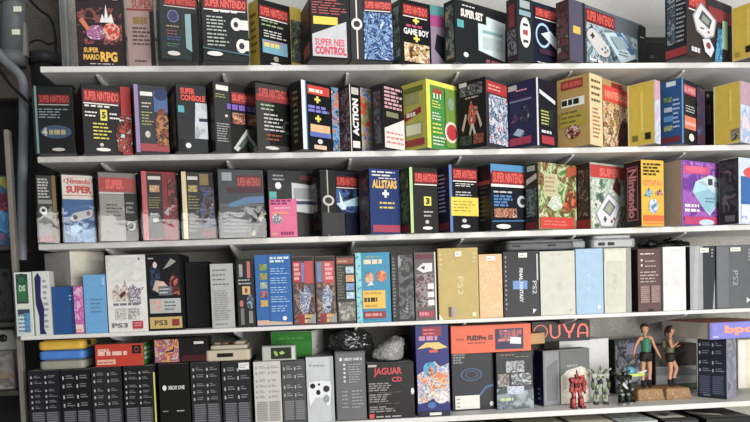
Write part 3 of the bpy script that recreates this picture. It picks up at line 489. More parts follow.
B(2, 525, 538.5, 576, 161.8, 227, 35, '2a2e28', '7c7a58', 'colourful jungle art box with a bright red lower band on the third shelf', group=G3,
  R=[('A', ['3c7a34', '94a468', 'c8c4a8', '5c8a44', '8c5a34', '2c4a2a', 'b06a3c'], .0, .16, 1, 1, 15, 4), ('R', 'b8b08c', .14, .5, .5, .84), ('L', '9a8450', .16, .56, .48, .82, 4), ('PA', ['c8683c', '8c3c2a', '5c3422', 'd09858'], [(.62, .34), (.74, .58), (.96, .62), (1, .36), (.8, .28)], 20, 2), ('PA', ['c8c8b8', 'a4b8a0', 'd8d8cc'], [(.2, .36), (.36, .52), (.56, .5), (.6, .34), (.4, .28)], 24, 3), ('R', 'c83c30', .03, .02, .92, .19), ('L', 'd87060', .1, .06, .8, .15, 2), ('P', 'a8502c', [(.7, .8), (1, .86), (1, .98), (.74, .96)])],
  L=[('R', '9a9a90', .2, .88, .8, .96), ('P', 'a8a8a0', [(.14, .68), (.9, .76), (.9, .84), (.14, .76)]), ('A', ['4a5a44', '2c3430', '6a7a80', '3c4c3c'], .12, .2, .88, .62, 30, 5), ('R', '6a2426', .04, .02, .96, .12)])
B(2, 575.5, 590.5, 624, 161.8, 225.5, 37, '33271f', 'a8b0a0', 'pale box with red heading and a tilted white handheld pictured on the third shelf', group=G3,
  R=[('R', 'b83c34', .0, .78, 1, .97), ('T', 'SUPER', 'e0685c', .26, .8, .9, .93, .05), ('A', ['b8c0ac', '8ca490', 'd0d0c4', '5c8468', '4a5c58'], .0, .02, 1, .76, 16, 3), ('P', '8a8e94', [(.12, .22), (.5, .57), (.9, .38), (.64, .02), (.28, .02)]), ('P', 'd4d4d6', [(.16, .24), (.5, .54), (.86, .38), (.62, .05), (.3, .05)]), ('P', '6c7282', [(.32, .3), (.52, .46), (.72, .35), (.54, .2)]), ('P', '98a08c', [(.38, .3), (.53, .42), (.65, .34), (.53, .24)]), ('E', '8c3050', .56, .1, .62, .15), ('E', '8c3050', .63, .14, .69, .19), ('R', '4a4c54', .34, .14, .44, .17), ('R', '4a4c54', .37, .11, .41, .2), ('P', '5c2426', [(.62, .62), (.74, .8), (.86, .7), (.84, .52)]), ('PA', ['2c302c', '8c9088', '4a4c44'], [(.7, .02), (1, .02), (1, .3), (.86, .28)], 30, 4)],
  L=[('A', ['4a3c30', '2c2420', '6a5c4c'], .2, .2, .85, .9, 30, 6), ('R', '7a2422', .02, .02, .98, .15)])
B(2, 624, 641.5, 664, 159.5, 224.5, 20, '1f1214', 'd0a428', 'bright yellow box with black side and vertical pink lettering on the third shelf', group=G3,
  L=[('R', '8c4a50', .2, .1, .82, .92), ('R', '2a1518', .26, .12, .76, .9), ('W', 'Nintendo', 'b8707a', .28, .14, .74, .88, .04)],
  R=[('L', '4a3c1c', .08, .76, .92, .96, 4, .6), ('A', ['d07a2c', 'd89a3c', 'c8602c'], .08, .62, .92, .7, 24, 3), ('PA', ['3a5c6a', '8cb4c4', '2c3c44'], [(.1, .46), (.3, .58), (.5, .52), (.34, .44)], 40, 2), ('PA', ['8c4a3c', 'c8a48c', '33302c'], [(.58, .5), (.86, .58), (.94, .48), (.74, .46)], 40, 4), ('EA', ['5c8cb8', 'd0d8dc', '8cb0c8', '4a6a8c'], .3, .2, .7, .42, 40, 5), ('R', 'd0602a', .06, .08, .96, .17), ('R', 'd8783a', .06, .03, .96, .06)])
B(2, 663.5, 682, 720, 159.5, 223.5, 33, '8a7964', '7c4ca0', 'purple box with pale blue console on front and bare cardboard side on the third shelf', group=G3, ct='96866e',
  R=[('A', ['8c4ca4', 'a05cb0', '6a3c94', 'b478bc'], .02, .02, .98, .98, 7, 3), ('R', 'c84c74', .04, .8, .7, .92), ('E', 'd86080', .1, .82, .6, .92), ('P', 'a4cfdc', [(.26, .52), (.34, .68), (.72, .8), (.98, .74), (.98, .4), (.7, .16), (.5, .3)]), ('P', 'c0d0d4', [(.36, .68), (.72, .8), (.98, .74), (.98, .5), (.66, .6)]), ('P', '8ab4c4', [(.3, .5), (.66, .58), (.98, .47), (.98, .42), (.7, .2), (.5, .3)]), ('R', '4a4a54', .66, .64, .78, .74), ('R', '7c8894', .82, .62, .94, .7), ('P', 'a4b4bc', [(.4, .67), (.62, .62), (.62, .66), (.5, .7)]), ('L', '5c7c8c', .58, .36, .9, .46, 2), ('E', '5c6a80', .84, .3, .96, .38), ('L', 'dcd8e0', .04, .2, .5, .34, 2, .6), ('R', 'b83c6c', .03, .02, .9, .14), ('E', 'b8c4d4', .4, .0, .8, .1)])
B(2, 719, 739, 780, 157, 223, 36, '25232a', 'c0ccd8', 'white and blue box with a smoky black side at the end of the third shelf', group=G3,
  L=[('A', ['2a282e', '3c3a42', '1d1c20', '5c4a5c'], .04, .2, .96, .95, 12, 2), ('R', '55565a', .3, .05, .8, .14)],
  R=[('R', '3a68a4', .04, .3, 1, .72), ('E', 'd84a4c', .1, .66, 1, .9), ('R', 'd06a38', .3, .42, .9, .54), ('E', 'e0e0e0', .3, .56, .8, .68), ('A', ['c0ccd8', 'e0e4e8', '8ca8c0'], .04, .02, 1, .28, 20, 3)])
G4, G5 = 'boxes standing on the fourth shelf from the top', 'boxes standing on the lowest white shelf'
def z_at(u, v, y): return at_y(u, v, y).z
# ------------------------------------------------------------------ fourth shelf
B(3, 15, 15.2, 33, 272.5, 333, -2, 'c8c8c4', 'cbccc8', 'slim white box with a green label and blue ladder picture on the fourth shelf', group=G4, d=.1, y0=-.03, name='game_box',
  R=[('R', '3f4a46', .12, .51, .8, .97), ('R', '2f6a46', .18, .54, .74, .92), ('O', '24513a', .18, .8, .74, .98, .3), ('T', 'DS', 'a8c8a8', .28, .7, .66, .8, .05), ('R', '3a4a58', .14, .06, .84, .42), ('R', '4a8cb8', .5, .06, .84, .36), ('R', 'b8ccd8', .14, .06, .5, .34), ('L', '5c6c7c', .16, .06, .8, .36, 5)])
B(3, 33.3, 33.5, 52, 271.5, 333, -2, 'c8c8c4', 'c9c9c8', 'slim white box with a wavy navy blue stripe on the fourth shelf', group=G4, d=.1, y0=-.03, name='game_box',
  R=[('P', '2c3060', [(.14, .9), (.34, .98), (.52, .9), (.46, .6), (.62, .42), (.56, .1), (.7, .02), (.3, .02), (.3, .3), (.14, .5)]), ('R', '6a9a54', .0, .0, .06, 1), ('L', '8c8c98', .62, .1, .9, .9, 9)])
b_blue = B(3, 52.5, 52.7, 74, 287, 331.5, 0, '1f4a80', '23528c', 'plain royal blue box under the cream box on the fourth shelf', group=G4, d=.24, R=[('R', '1c4478', .9, 0, 1, 1), ('L', 'a8b8c8', .84, .7, .95, .85, 2)])
b_mag = B(3, 74.2, 74.3, 83.5, 286.5, 331, 0, 'a8408c', 'b85aa0', 'narrow magenta box beside the royal blue one on the fourth shelf', group=G4, d=.24,
  R=[('A', ['c878b0', 'b04a98', 'd8a8c8', 'a03c88'], .02, .3, .98, .98, 20, 1), ('R', 'd8c0b8', .1, .04, .9, .2), ('L', 'd88078', .1, .04, .9, .14, 1)])
B(3, 83.8, 84, 106.5, 275, 331, 0, '4a86b8', '5f9ccc', 'light blue box with faint grey lettering lines on the fourth shelf', group=G4, d=.05,
  R=[('L', '55809c', .3, .34, .85, .62, 4), ('L', '7aaed4', .1, .3, .2, .66, 5), ('R', '8cb8dc', .84, .82, .95, .95)])
B(None, 45, 70.5, 105, 251, None, 46, 'c4c2ba', 'd8d2c2', 'bulky cream white box lying across the royal blue and magenta boxes', group=G4, y0=.075, d=.2, z=max(b_blue.z0+b_blue.h, b_mag.z0+b_mag.h)+.001, name='white_box', L=[('A', ['c4c2ba', 'cccac2', 'bab8b0'], .02, .02, .98, .98, 8, 2)])
B(3, 106.7, 107, 147, 255.5, 330.5, 0, 'c8c6c0', 'd2d0ca', 'tall white box with a small group artwork and red label on the fourth shelf', group=G4, d=.22,
  R=[('A', ['d0cec8', 'c2c4be', 'd4d2cc'], .03, .66, .97, .97, 8, 1), ('E', '3a3a3a', .82, .93, .87, .96), ('PA', ['d0cec8', 'd0cec8', 'b8a894', '8c6a6a', 'd0cec8', 'c4b48c'], [(.16, .4), (.14, .54), (.26, .62), (.4, .56), (.46, .68), (.54, .58), (.52, .4)], 60, 1), ('PA', ['d0cec8', '8c7890', '5c4a6c', 'c8c0c0', '6a5c70'], [(.54, .38), (.54, .56), (.66, .62), (.78, .56), (.94, .58), (.84, .48), (.86, .36)], 50, 6), ('P', '5c3a3c', [(.3, .48), (.46, .54), (.48, .5), (.36, .44)]), ('L', '6a6a70', .16, .34, .84, .38, 1, .7), ('A', ['d0cec8', '8c8c88', 'd0cec8', '5c5c58'], .2, .17, .46, .31, 60, 3), ('A', ['d0cec8', '7c7c78', 'd0cec8'], .52, .17, .8, .31, 60, 4), ('T', 'PS3', '6c6c6c', .1, .06, .5, .12, .03), ('R', 'b02c3c', .62, .04, .88, .14), ('L', 'd8a0a0', .66, .07, .85, .13, 2)])
B(3, 147.2, 147.5, 185, 254.5, 329, 0, '16161a', '1b1b20', 'black box with a gold strip along its base on the fourth shelf', group=G4, d=.22,
  R=[('L', 'b8b8b8', .06, .93, .3, .97, 1), ('PA', ['22304c', '18181e', '3c4a6c', '20222c'], [(.1, .5), (.1, .8), (.24, .92), (.4, .78), (.4, .52)], 26, 1), ('E', 'd0b8ac', .2, .82, .32, .9), ('PA', ['d0b8a8', 'b89c8c', 'c8b0a0'], [(.16, .54), (.26, .66), (.5, .64), (.66, .56), (.4, .48)], 20, 2), ('PA', ['8c4038', '5c2c2a', '22202a', 'b05a48'], [(.7, .48), (.66, .66), (.8, .76), (.96, .66), (.96, .46)], 30, 3), ('P', '8c9088', [(.5, .8), (.74, .94), (.9, .9), (.7, .84)]), ('R', '5c6068', .34, .46, .74, .58), ('L', 'b0b4b8', .36, .48, .72, .57, 2), ('R', 'a8aca8', .06, .23, .98, .42), ('A', ['c87858', 'a8aca8', 'c89878'], .1, .26, .42, .4, 60, 5), ('L', '5c6470', .5, .26, .92, .4, 3), ('R', 'b89c5c', .04, .03, 1, .18), ('T', 'PS3', '5c4a22', .18, .07, .56, .14, .03), ('R', '8c3030', .7, .06, .92, .15)])
B(3, 185.5, 186, 211, 262, 328, 0, '0e0e10', '141416', 'plain black box pushed back beside the gold-stripped one on the fourth shelf', group=G4, d=.14, y0=.1, R=[('A', ['121214', '151517'], .02, .02, .98, .98, 10, 1)])
B(3, 209, 211, 234, 264, 328, 4, '6a6a6a', '9fa09f', 'pale grey box covered in small print lines on the fourth shelf', group=G4, d=.2,
  R=[('L', '5c5c5e', .1, .66, .8, .95, 4, .25), ('L', '7c7c7e', .12, .12, .9, .6, 14, .4), ('L', '6c6c6c', .14, .05, .9, .09, 1)])
B(3, 234.3, 237, 255, 259, 328, 4, '8c8a84', '1c1b1c', 'black box with film strip edge and small pictures on the fourth shelf', group=G4, d=.2,
  R=[('R', '8a8a86', .16, .74, .36, .92), ('R', 'b0625c', .6, .72, .78, .96), ('R', 'c0a060', .3, .48, .74, .6), ('E', '8c3c34', .44, .5, .6, .58), ('EA', ['5c6c8c', '2c3040', '8c98b0'], .52, .26, .9, .48, 50, 2), ('E', 'b06058', .12, .3, .34, .4), ('R', '6a6a6a', .16, .04, .36, .28), ('R', '7c7c7c', .62, .06, .84, .24), ('L', '9c9c98', .1, .62, .9, .72, 2)])
B(3, 255.3, 255.6, 292, 255, 327, 0, '1f5290', '2a62a4', 'broad blue box with a column of tiny pictures and white text on the fourth shelf', group=G4, d=.2,
  R=[('R', '235694', .36, 0, .4, 1)]+[('A', p, .13, .78-.125*i, .33, .87-.125*i, 60, i) for i, p in enumerate((['8c9c4a', '5c7a3c'], ['a08c3c', '6a7a4c'], ['b0b088', '6c8c9c'], ['3c3c5c', 'b05a4a', '8c8cac'], ['b08c5c', 'c8a03c']))]+[('L', 'b8ccdc', .42, .88, .95, .97, 2, .7)]+[('L', '8cb0d4', .42, .72-.13*i, .95, .82-.13*i, 3) for i in range(5)]+[('P', 'b8a484', [(.02, .02), (.98, .02), (.98, .05), (.02, .09)]), ('E', 'd8d8d4', .72, .08, .84, .14), ('R', 'c8a090', .02, .03, .34, .09)])
for i, (a, c, e, yt, lab) in enumerate(((292.3, 292.6, 315, 256, 'box with two red lettered columns and silver art beside the broad blue box'), (315.4, 315.7, 336, 256, 'pale box with one red column and silver art, second on from the broad blue box'))):
    B(3, a, c, e, yt, 325.5, 0, '4a3c34', '5a4a42', lab, group=G4, d=.2, name='game_box',
      R=[('R', '33302e', .06, .92, .94, .98), ('R', 'a83038' if i == 0 else '7a6a60', .06, .62, .42, .92), ('R', 'b8444a', .56 if i == 0 else .4, .6, .94, .92), ('L', 'd8a0a0', .1 if i == 0 else .5, .64, .38 if i == 0 else .88, .9, 4, .7), ('R', '6a78a8', .42 if i == 0 else .1, .62, .55 if i == 0 else .3, .9),
         ('A', ['6a3028', '8c7a6c', '4a2a28', '5c5460'], .06, .04, .94, .6, 26, 11+i), ('PA', ['8c94a8', '5c6480', 'b0b4c0', '3c4460'], [(.3, .24), (.34, .5), (.62, .58), (.84, .46), (.7, .2), (.46, .16)], 30, 4+i), ('R', '8c3030', .2, .02, .5, .16), ('L', 'c8a468', .5, .02, .9, .16, 2, .7), ('P', '8c8a88', [(.6, .04), (1, .18), (1, .02)])])
B(3, 336.3, 336.6, 355.5, 256, 323.5, 0, '4a4440', '3a3834', 'dark box with a column of bright photos and a brown heading on the fourth shelf', group=G4, d=.2, name='game_box',
  R=[('R', '8c4c40', .04, .88, .96, .97), ('L', 'b08c78', .1, .89, .9, .96, 1), ('L', '6a6858', .06, .36, .44, .86, 12, .6)]+[('A', p, .52, .74-.125*i, .94, .84-.125*i, 60, i) for i, p in enumerate((['8ca4ac', 'b8c8cc'], ['c08c5c', 'd0b088'], ['5c7ca8', '8ca8c8'], ['8cacc4', 'b8d0dc']))]+[('A', ['8c8880', '5c5850', 'a8a49c'], .08, .04, .96, .32, 24, 7)])
B(3, 355.8, 356.2, 390.5, 253, 322, 0, '3a8ca8', '2a86a8', 'teal box with a yellow patch and red base label on the fourth shelf', group=G4, d=.2, name='game_box',
  R=[('A', ['6ab0b8', '8cc8cc', '3a8ca0'], .0, .0, .16, 1, 50, 1), ('L', '8c9c6c', .3, .92, .7, .97, 1), ('L', 'd0c0a0', .24, .82, .9, .9, 1, .8), ('EA', ['c87a4a', 'd0a888', '8c4a34'], .26, .56, .52, .72, 40, 1), ('EA', ['d0944a', 'c86a3c', 'a8502c'], .6, .58, .9, .74, 40, 3), ('P', 'c8c4c0', [(.3, .52), (.44, .6), (.52, .54)]), ('R', 'd8ac34', .18, .2, .84, .46), ('L', '3a3420', .22, .28, .62, .36, 1, .8), ('L', 'b07a2c', .24, .4, .8, .45, 1), ('L', 'b07a2c', .24, .22, .8, .27, 1), ('R', '8c2838', .2, .06, .84, .16), ('L', 'c88078', .24, .08, .8, .14, 1, .7)])
B(3, 391, 391.5, 414, 253.5, 321, 0, '1c1c1d', '262525', 'glossy black wrapped box with grey streaks on the fourth shelf', group=G4, d=.2, name='game_box',
  R=[('L', '7c7870', .06, .06, .2, .95, 18, .6), ('A', ['1c1c1d', '2c2c2e', '5c5c5e', '222224', '8a8a8c'], .32, .03, .97, .97, 14, 8)])
B(3, 414.4, 414.8, 436, 252.5, 320.5, 0, '5c5a58', '5a5450', 'box with white squares and dark red labels beside the olive gold box', group=G4, d=.2, name='game_box',
  R=[('R', '6a2434', .06, .9, .9, .97), ('P', 'd0ccc8', [(.1, .76), (.4, .84), (.84, .84), (.84, .72), (.4, .7)]), ('P', '22201e', [(.3, .78), (.5, .8), (.46, .74)]), ('A', ['3a3634', '6a3440', '8c8a84', '2c2a2a'], .04, .2, .9, .68, 36, 4), ('R', 'd4d0cc', .6, .46, .9, .54), ('R', 'd4d0cc', .6, .34, .9, .42), ('R', 'd4d0cc', .6, .22, .9, .3), ('R', '9c2c44', .14, .05, .86, .14), ('L', 'd07888', .18, .06, .8, .13, 1, .7), ('R', 'c8c6c2', .94, 0, 1, 1)])
LAB = lambda u0, u1, v=.9, w=.96: ('price_sticker', 'R', [('R', 'ddd8c8', u0, v, u1, w), ('L', '9c988c', u0+.03, v+.01, u1-.03, w-.01, 1)], 'small pale price sticker')
B(3, 437.5, 438.3, 478.5, 248.5, 319.5, 0, '8c7838', 'ad9650', 'large olive gold box at the front edge of the fourth shelf', group=G4, d=.22, y0=-.025, ct='c4b070',
  R=[('W', 'PS2', 'c8bb84', .48, .34, .62, .6, .01), ('L', 'c8bc88', .04, .68, .12, .95, 4), ('L', 'c8bc88', .86, .78, .96, .95, 3), ('R', '6a4430', .24, .04, .3, .18), ('R', '9a8c94', .32, .04, .4, .18), ('P', 'dcd6c4', [(0, 0), (.1, 0), (0, .08)]), ('E', 'd8cca0', .82, .03, .92, .1)], stick=[LAB(.42, .58, .88, .95)])
B(3, 478.8, 479, 502.5, 254.5, 318, 0, 'b08858', 'd0a878', 'plain orange tan box next to the olive gold one on the fourth shelf', group=G4, d=.2,
  R=[('A', ['d0a878', 'c89c6c', 'd4ae80'], .02, .02, .98, .98, 30, 1)], stick=[LAB(.3, .7, .9, .97)])
B(3, 503, 503.4, 539.5, 251.5, 316, 0, '17171a', '15161b', 'shiny black box with a small blue emblem in its middle on the fourth shelf', group=G4, d=.2,
  R=[('R', '5c84bc', .26, .42, .66, .55), ('W', 'FINAL FANTASY', 'c8ccd0', .44, .22, .54, .74, .03), ('W', 'PS2', 'a8acb0', .8, .34, .92, .54, .02), ('P', 'c8c8cc', [(.8, .04), (.9, .1), (.8, .12)]), ('L', 'a0a4a8', .05, .1, .1, .95, 12), ('R', 'b0b4b8', .92, .55, .96, .95)], stick=[LAB(.42, .66, .9, .97)])
B(3, 540, 540.3, 575.5, 251.5, 315, 0, 'a8a698', 'b6b6a8', 'off-white box with faint grey lettering between black and pale blue on the fourth shelf', group=G4, d=.2, R=[('W', 'PS2', 'b4b4a6', .5, .36, .64, .6, .01), ('L', 'a4a498', .3, .93, .6, .96, 1), ('R', '9c9c90', .82, .06, .9, .09)])
B(3, 575.8, 576, 603.3, 249, 313.5, 0, '7c9cb4', '8cabc4', 'pale blue box with white lettering on the fourth shelf', group=G4, d=.2, R=[('W', 'PS2', 'a8c2d6', .38, .36, .52, .6, .0), ('P', 'dce4ec', [(.78, .06), (.9, .11), (.78, .14)]), ('L', 'b8ccdc', .3, .94, .7, .97, 1)])
B(3, 603.8, 604.2, 631, 248.5, 312, 0, 'a8a498', 'b9b6a8', 'worn off-white box with a grey back edge on the fourth shelf', group=G4, d=.2, R=[('R', 'b4b2a4', .1, .1, .7, .98), ('W', 'PS2', 'a4a296', .3, .36, .46, .6, .01), ('P', '84867f', [(.8, .0), (1, 0), (1, 1), (.84, 1)]), ('R', 'c0beaf', .02, .8, .8, .97)])
B(3, 631.5, 638, 662.5, 249, 311.5, 12, '161315', '5c4440', 'brown box with tiny white print and a black side on the fourth shelf', group=G4, d=.2,
  R=[('L', 'c8b8b0', .1, .9, .9, .95, 1), ('E', 'd0c4bc', .12, .8, .2, .84), ('E', 'd0c4bc', .12, .72, .2, .76), ('L', 'a08880', .3, .78, .8, .84, 1), ('L', 'a08880', .3, .7, .8, .76, 1), ('L', 'a8948c', .08, .46, .92, .66, 4), ('R', '7a605a', .08, .14, .48, .42), ('R', '7a605a', .54, .14, .94, .42), ('L', '9c8880', .1, .15, .46, .41, 8), ('L', '9c8880', .56, .15, .92, .41, 8), ('P', '1c1412', [(.4, .0), (.7, .0), (.6, .04), (.46, .04)])])
B(3, 662.8, 663.2, 687.5, 247, 310.5, 0, 'b8b6b4', 'c9c8c7', 'clean white box next to the brown one on the fourth shelf', group=G4, d=.2, R=[('L', 'b0aeac', .3, .92, .7, .96, 1), ('L', 'c4c2c2', .1, .3, .9, .8, 12)])
B(3, 688.2, 690, 715.5, 246.5, 309, 4, '22211f', '6a6c6e', 'half silver half dark box with a curved black edge on the fourth shelf', group=G4, d=.2,
  R=[('R', '8e9092', .0, .0, .52, 1), ('P', '9c9ea0', [(.1, 0), (.3, 0), (.38, 1), (.2, 1)]), ('P', '33363c', [(.52, 0), (1, 0), (1, 1), (.52, 1)]), ('P', '8c9094', [(.9, 0), (1, 0), (1, .5), (.96, .3)]), ('L', 'a8a8ac', .86, .82, .94, .97, 3)], stick=[LAB(.38, .74, .9, .97)])
B(3, 716, 716.4, 752, 245.5, 308, 0, '3a3c3e', '54575a', 'charcoal box with pale vertical lettering at the end of the fourth shelf', group=G4, d=.2, R=[('R', '5e6164', .02, .02, .34, .98), ('W', 'PS2', '8e9296', .46, .36, .6, .6, .005), ('P', 'c8c8cc', [(.84, .08), (.94, .13), (.84, .17)]), ('L', '9a9c9e', .88, .74, .96, .95, 4)], stick=[LAB(.38, .66, .9, .96)])
# ------------------------------------------------------------------ lowest white shelf: tall boxes
INK, PAR, BLK, LN = 'a6a6aa', '6c6c72', '4a4a50', '6c6c72'
xb = []
def XB(a, e, yt, cr, lab, n=5, R=None, ph=0, **k):
    s = B(4, a, a+.3, e, yt, None, ph, '1c1c20', cr, lab, group=G5, d=.3, ct=k.pop('ct', '77777a'), R=R or [('I', .08, .06, .96, .95, n, k.pop('ink', INK), k.pop('par', PAR), k.pop('blk', BLK), k.pop('ln', LN))], **k)
    xb.append(s); return s
XB(29, 60.5, 371.5, '22232b', 'navy black box back with two columns of white icons, next to the dark pillar', 6)
XB(61, 91.5, 370.5, '1c1c1e', 'black box back beneath the yellow case, second in the row of tall dark boxes', 4)
XB(92, 122.5, 368, '2a2a2c', 'dark grey box back with icons beneath the red box', 5)
XB(124, 156, 367, '222224', 'black box back with a yellow edge under the end of the red box', 6, [('I', .06, .06, .9, .95, 6, INK, PAR, BLK, LN), ('R', 'c8c04c', .95, 0, 1, .9)])
XB(159, 190, 364.5, '161613', 'plain black box front with a white round logo and "XBOX ONE" lettering', R=[('E', 'd8d8d8', .12, .6, .25, .68), ('T', 'XBOX ONE', 'd0d0d0', .3, .61, .84, .67, .03), ('L', '8c8c8c', .1, .27, .36, .31, 1), ('L', 'b0b0b0', .56, .27, .9, .31, 1)])
XB(191, 221, 363, '2a2a2c', 'dark grey box back beneath the cream console', 5)
XB(222, 251.5, 362.5, '26262a', 'black box back with a white square sticker in its upper corner', 4, stick=[('price_sticker', 'R', [('R', 'd4d2ce', .6, .88, .96, .985), ('L', '8c8c8c', .64, .9, .92, .97, 2)], 'white square sticker')])
XB(254, 281.5, 362, 'b9b7b1', 'off-white box back with grey print among the dark boxes', 6, ink='8c8a86', par='908e8a', blk='a09e98', ln='8a8884')
XB(282, 306, 361.5, '4c4c4f', 'slate grey box back with icons under the green box', 4, ink='a8a8ac', par='88888c', blk='606064', ln='77777b')
XB(306.5, 334, 357.5, 'b6babb', 'silver white box with a pale game controller on its front', R=[('R', '9ea4a6', .88, 0, 1, 1), ('E', '8c9094', .12, .86, .2, .9), ('L', '8a8e92', .26, .85, .8, .9, 1), ('P', 'd8dadb', [(.04, .5), (.1, .62), (.5, .64), (.88, .62), (.9, .5), (.84, .26), (.72, .24), (.62, .38), (.3, .38), (.1, .24)]), ('E', '22242a', .12, .52, .32, .6), ('E', '22242a', .34, .42, .5, .5), ('E', '33363c', .6, .46, .84, .56), ('E', '33363c', .42, .56, .5, .6), ('E', '8c9296', .62, .3, .82, .42)])
XB(335.5, 366, 352.5, '58585a', 'tall grey box with "XBOX ONE X" heading and small white icons', R=[('R', '636365', .03, .02, .97, .98), ('E', 'd8d8d8', .14, .87, .24, .92), ('T', 'XBOX ONE X', 'd0d0d0', .28, .875, .9, .915, .03)]+[('E', 'c8c8ca', .26, .8-.06*i, .34, .835-.06*i) for i in range(5)]+[('L', '9a9a9e', .44, .55, .86, .84, 8), ('L', '94949a', .2, .18, .44, .46, 5), ('L', '94949a', .52, .18, .9, .46, 6)])
XB(367.5, 414.5, 364, '1c1b1b', 'black box with red scratchy "JAGUAR CD" lettering', R=[('T', 'JAGUAR', 'c83a44', .14, .76, .74, .92, .03), ('T', 'CD', 'c83a44', .52, .66, .74, .75, .03), ('L', '807c78', .03, .5, .5, .66, 4, .6), ('L', '807c78', .03, .3, .5, .46, 4, .6), ('L', '807c78', .03, .12, .6, .24, 3, .6), ('L', '6a6664', .2, .47, .9, .49, 1), ('L', '6a6664', .2, .27, .9, .29, 1), ('E', 'd0d0cc', .92, .42, .99, .54), ('R', 'c84040', .02, .02, .12, .1), ('L', '9c9894', .16, .02, .8, .08, 1), ('R', 'b0aca8', .02, .94, .2, .98)])
B(4, 416, 416.4, 449.4, 325.5, None, 0, '1c2050', '262c78', 'indigo box crowded with orange and white fighting art below a red heading', group=G5, d=.2, name='game_box',
  R=[('R', '8c2434', .2, .88, .78, .98), ('L', 'c86060', .24, .89, .74, .97, 2), ('L', 'b87898', .1, .82, .86, .88, 1, .8), ('P', 'd0b060', [(.04, .74), (.3, .81), (.7, .81), (.96, .75), (.6, .73), (.4, .76)]), ('R', 'c84a34', .4, .7, .66, .73), ('PA', ['c8744a', 'd8b48c', '4a7cb8', 'd8d0c0', 'a8502c', 'd8a850'], [(.02, .14), (.02, .46), (.2, .5), (.3, .58), (.56, .6), (.72, .54), (.98, .58), (.98, .14), (.7, .24), (.3, .16)], 20, 3), ('EA', ['3a84b0', '4a9cc4', '2c6c98'], .2, .44, .62, .6, 30, 1), ('EA', ['8c4a34', 'c88a5c', '5c2c22'], .36, .44, .54, .55, 30, 2), ('EA', ['d8d4d0', 'b8a8a8', 'dcd8cc'], .5, .14, .96, .28, 20, 4), ('E', '3a6aa0', .3, .09, .56, .16), ('R', '1c1c30', .04, .0, .96, .06), ('R', 'd0ccc4', .36, .015, .72, .045)])
b_hal = B(4, 450.5, 452, 495.5, 352.5, 411.5, 3, '191b20', '1d2129', 'black box with faint blue ring emblem and white label at its foot', group=G5, d=.2, ct='3a3a3c',
  R=[('L', '8c8c90', .04, .8, .32, .97, 4, .6), ('O', '3c5a80', .2, .5, .72, .72, .16), ('O', '34507a', .3, .54, .62, .68, .25), ('P', '3a5c84', [(.62, .26), (.78, .4), (.98, .44), (.98, .4), (.8, .36), (.68, .24)]), ('E', 'b8b8bc', .88, .06, .97, .14)], stick=[('paper_label', 'R', [('R', 'd4d0c6', .06, .03, .64, .26), ('L', '8c9088', .09, .05, .18, .24, 3)], 'white paper label')])
b_wav = B(4, 496.2, 496.6, 533.2, 352.5, 410, 2, '22282c', '202528', 'dark box with four grey screenshots above a misty lower half', group=G5, d=.2, ct='3a3a3c',
  R=[('A', ['5c6c74', '78888c', '4a5a62', '8c989c'], .0, .0, 1, .36, 10, 5), ('P', '3a464c', [(0, .3), (.2, .42), (.5, .36), (.8, .44), (1, .36), (1, .34), (0, .26)]), ('A', ['9aa0a0', '3a4042', 'b8bcbc', '5c6264'], .26, .64, .76, .84, 40, 1), ('A', ['8c8478', '4a4640', 'a8a49c'], .03, .4, .34, .62, 40, 2), ('A', ['8c9496', '33383a', 'b0b4b4'], .4, .42, .94, .62, 40, 3), ('A', ['8c98b0', 'b8c0cc', '5c6880'], .28, .26, .74, .4, 40, 4), ('L', 'b0c48c', .08, .14, .52, .2, 1, .8), ('L', 'a06a40', .1, .93, .5, .98, 1), ('L', '7c8460', .5, .9, .9, .93, 1)])
b_org = B(None, 450.6, 451, 531, 326.5, 354, 1.5, 'b04a26', 'd2552a', 'long orange box lying across two dark boxes', name='orange_box', group=G5, y0=.015, d=.17, z=max(b_hal.z0+b_hal.h, b_wav.z0+b_wav.h)+.001, ct='c8a48c',
  R=[('L', '9c3c20', .06, .46, .2, .56, 1, .7), ('T', 'PLEDPro 15', '33201c', .2, .46, .52, .64, .05), ('L', '7a2c1a', .2, .34, .48, .4, 1, .6), ('R', '24224c', .55, .1, .9, .84), ('A', ['24224c', 'a8484a', '2c3060', 'c86a4a'], .6, .45, .88, .8, 30, 2), ('L', 'b86a6a', .58, .36, .86, .48, 1, .8), ('P', 'd8d4d0', [(.73, .3), (.87, .27), (.87, .5), (.74, .54)])])
b_win = B(4, 534.5, 543.5, 590, 351, 407, 13, '1f2450', '7c7e80', 'window box with smoky grey front and dark blue side', group=G5, name='figure_box', ct='4a4a4a', y0=.08,
  L=[('L', '9ca0c8', .4, .1, .7, .36, 3)], R=[('R', '858789', .02, .04, .34, .97), ('P', '6e7072', [(.06, .1), (.3, .1), (.3, .84), (.06, .7)]), ('R', '58595b', .33, .02, .36, .98), ('R', '6c6e6e', .36, .5, .98, .98), ('L', '8c9490', .5, .66, .8, .76, 1), ('PA', ['cfcabd', 'c4bca8', 'd8d4cc', 'a89c88'], [(.36, .02), (.98, .02), (.98, .6), (.8, .68), (.5, .62), (.36, .52)], 26, 2), ('PA', ['a8342c', 'c85040', '8c2822'], [(.6, .3), (.66, .5), (.86, .52), (.92, .34), (.76, .22)], 24, 3)])
b_wht = B(None, 535, 560, 609, 341, 393, 12, 'b8b8b6', 'd0d0ce', 'plain white box standing behind the figure box and under the black flat box', group=G5, name='white_box', y0=.24, d=.1, z=ZS[4])
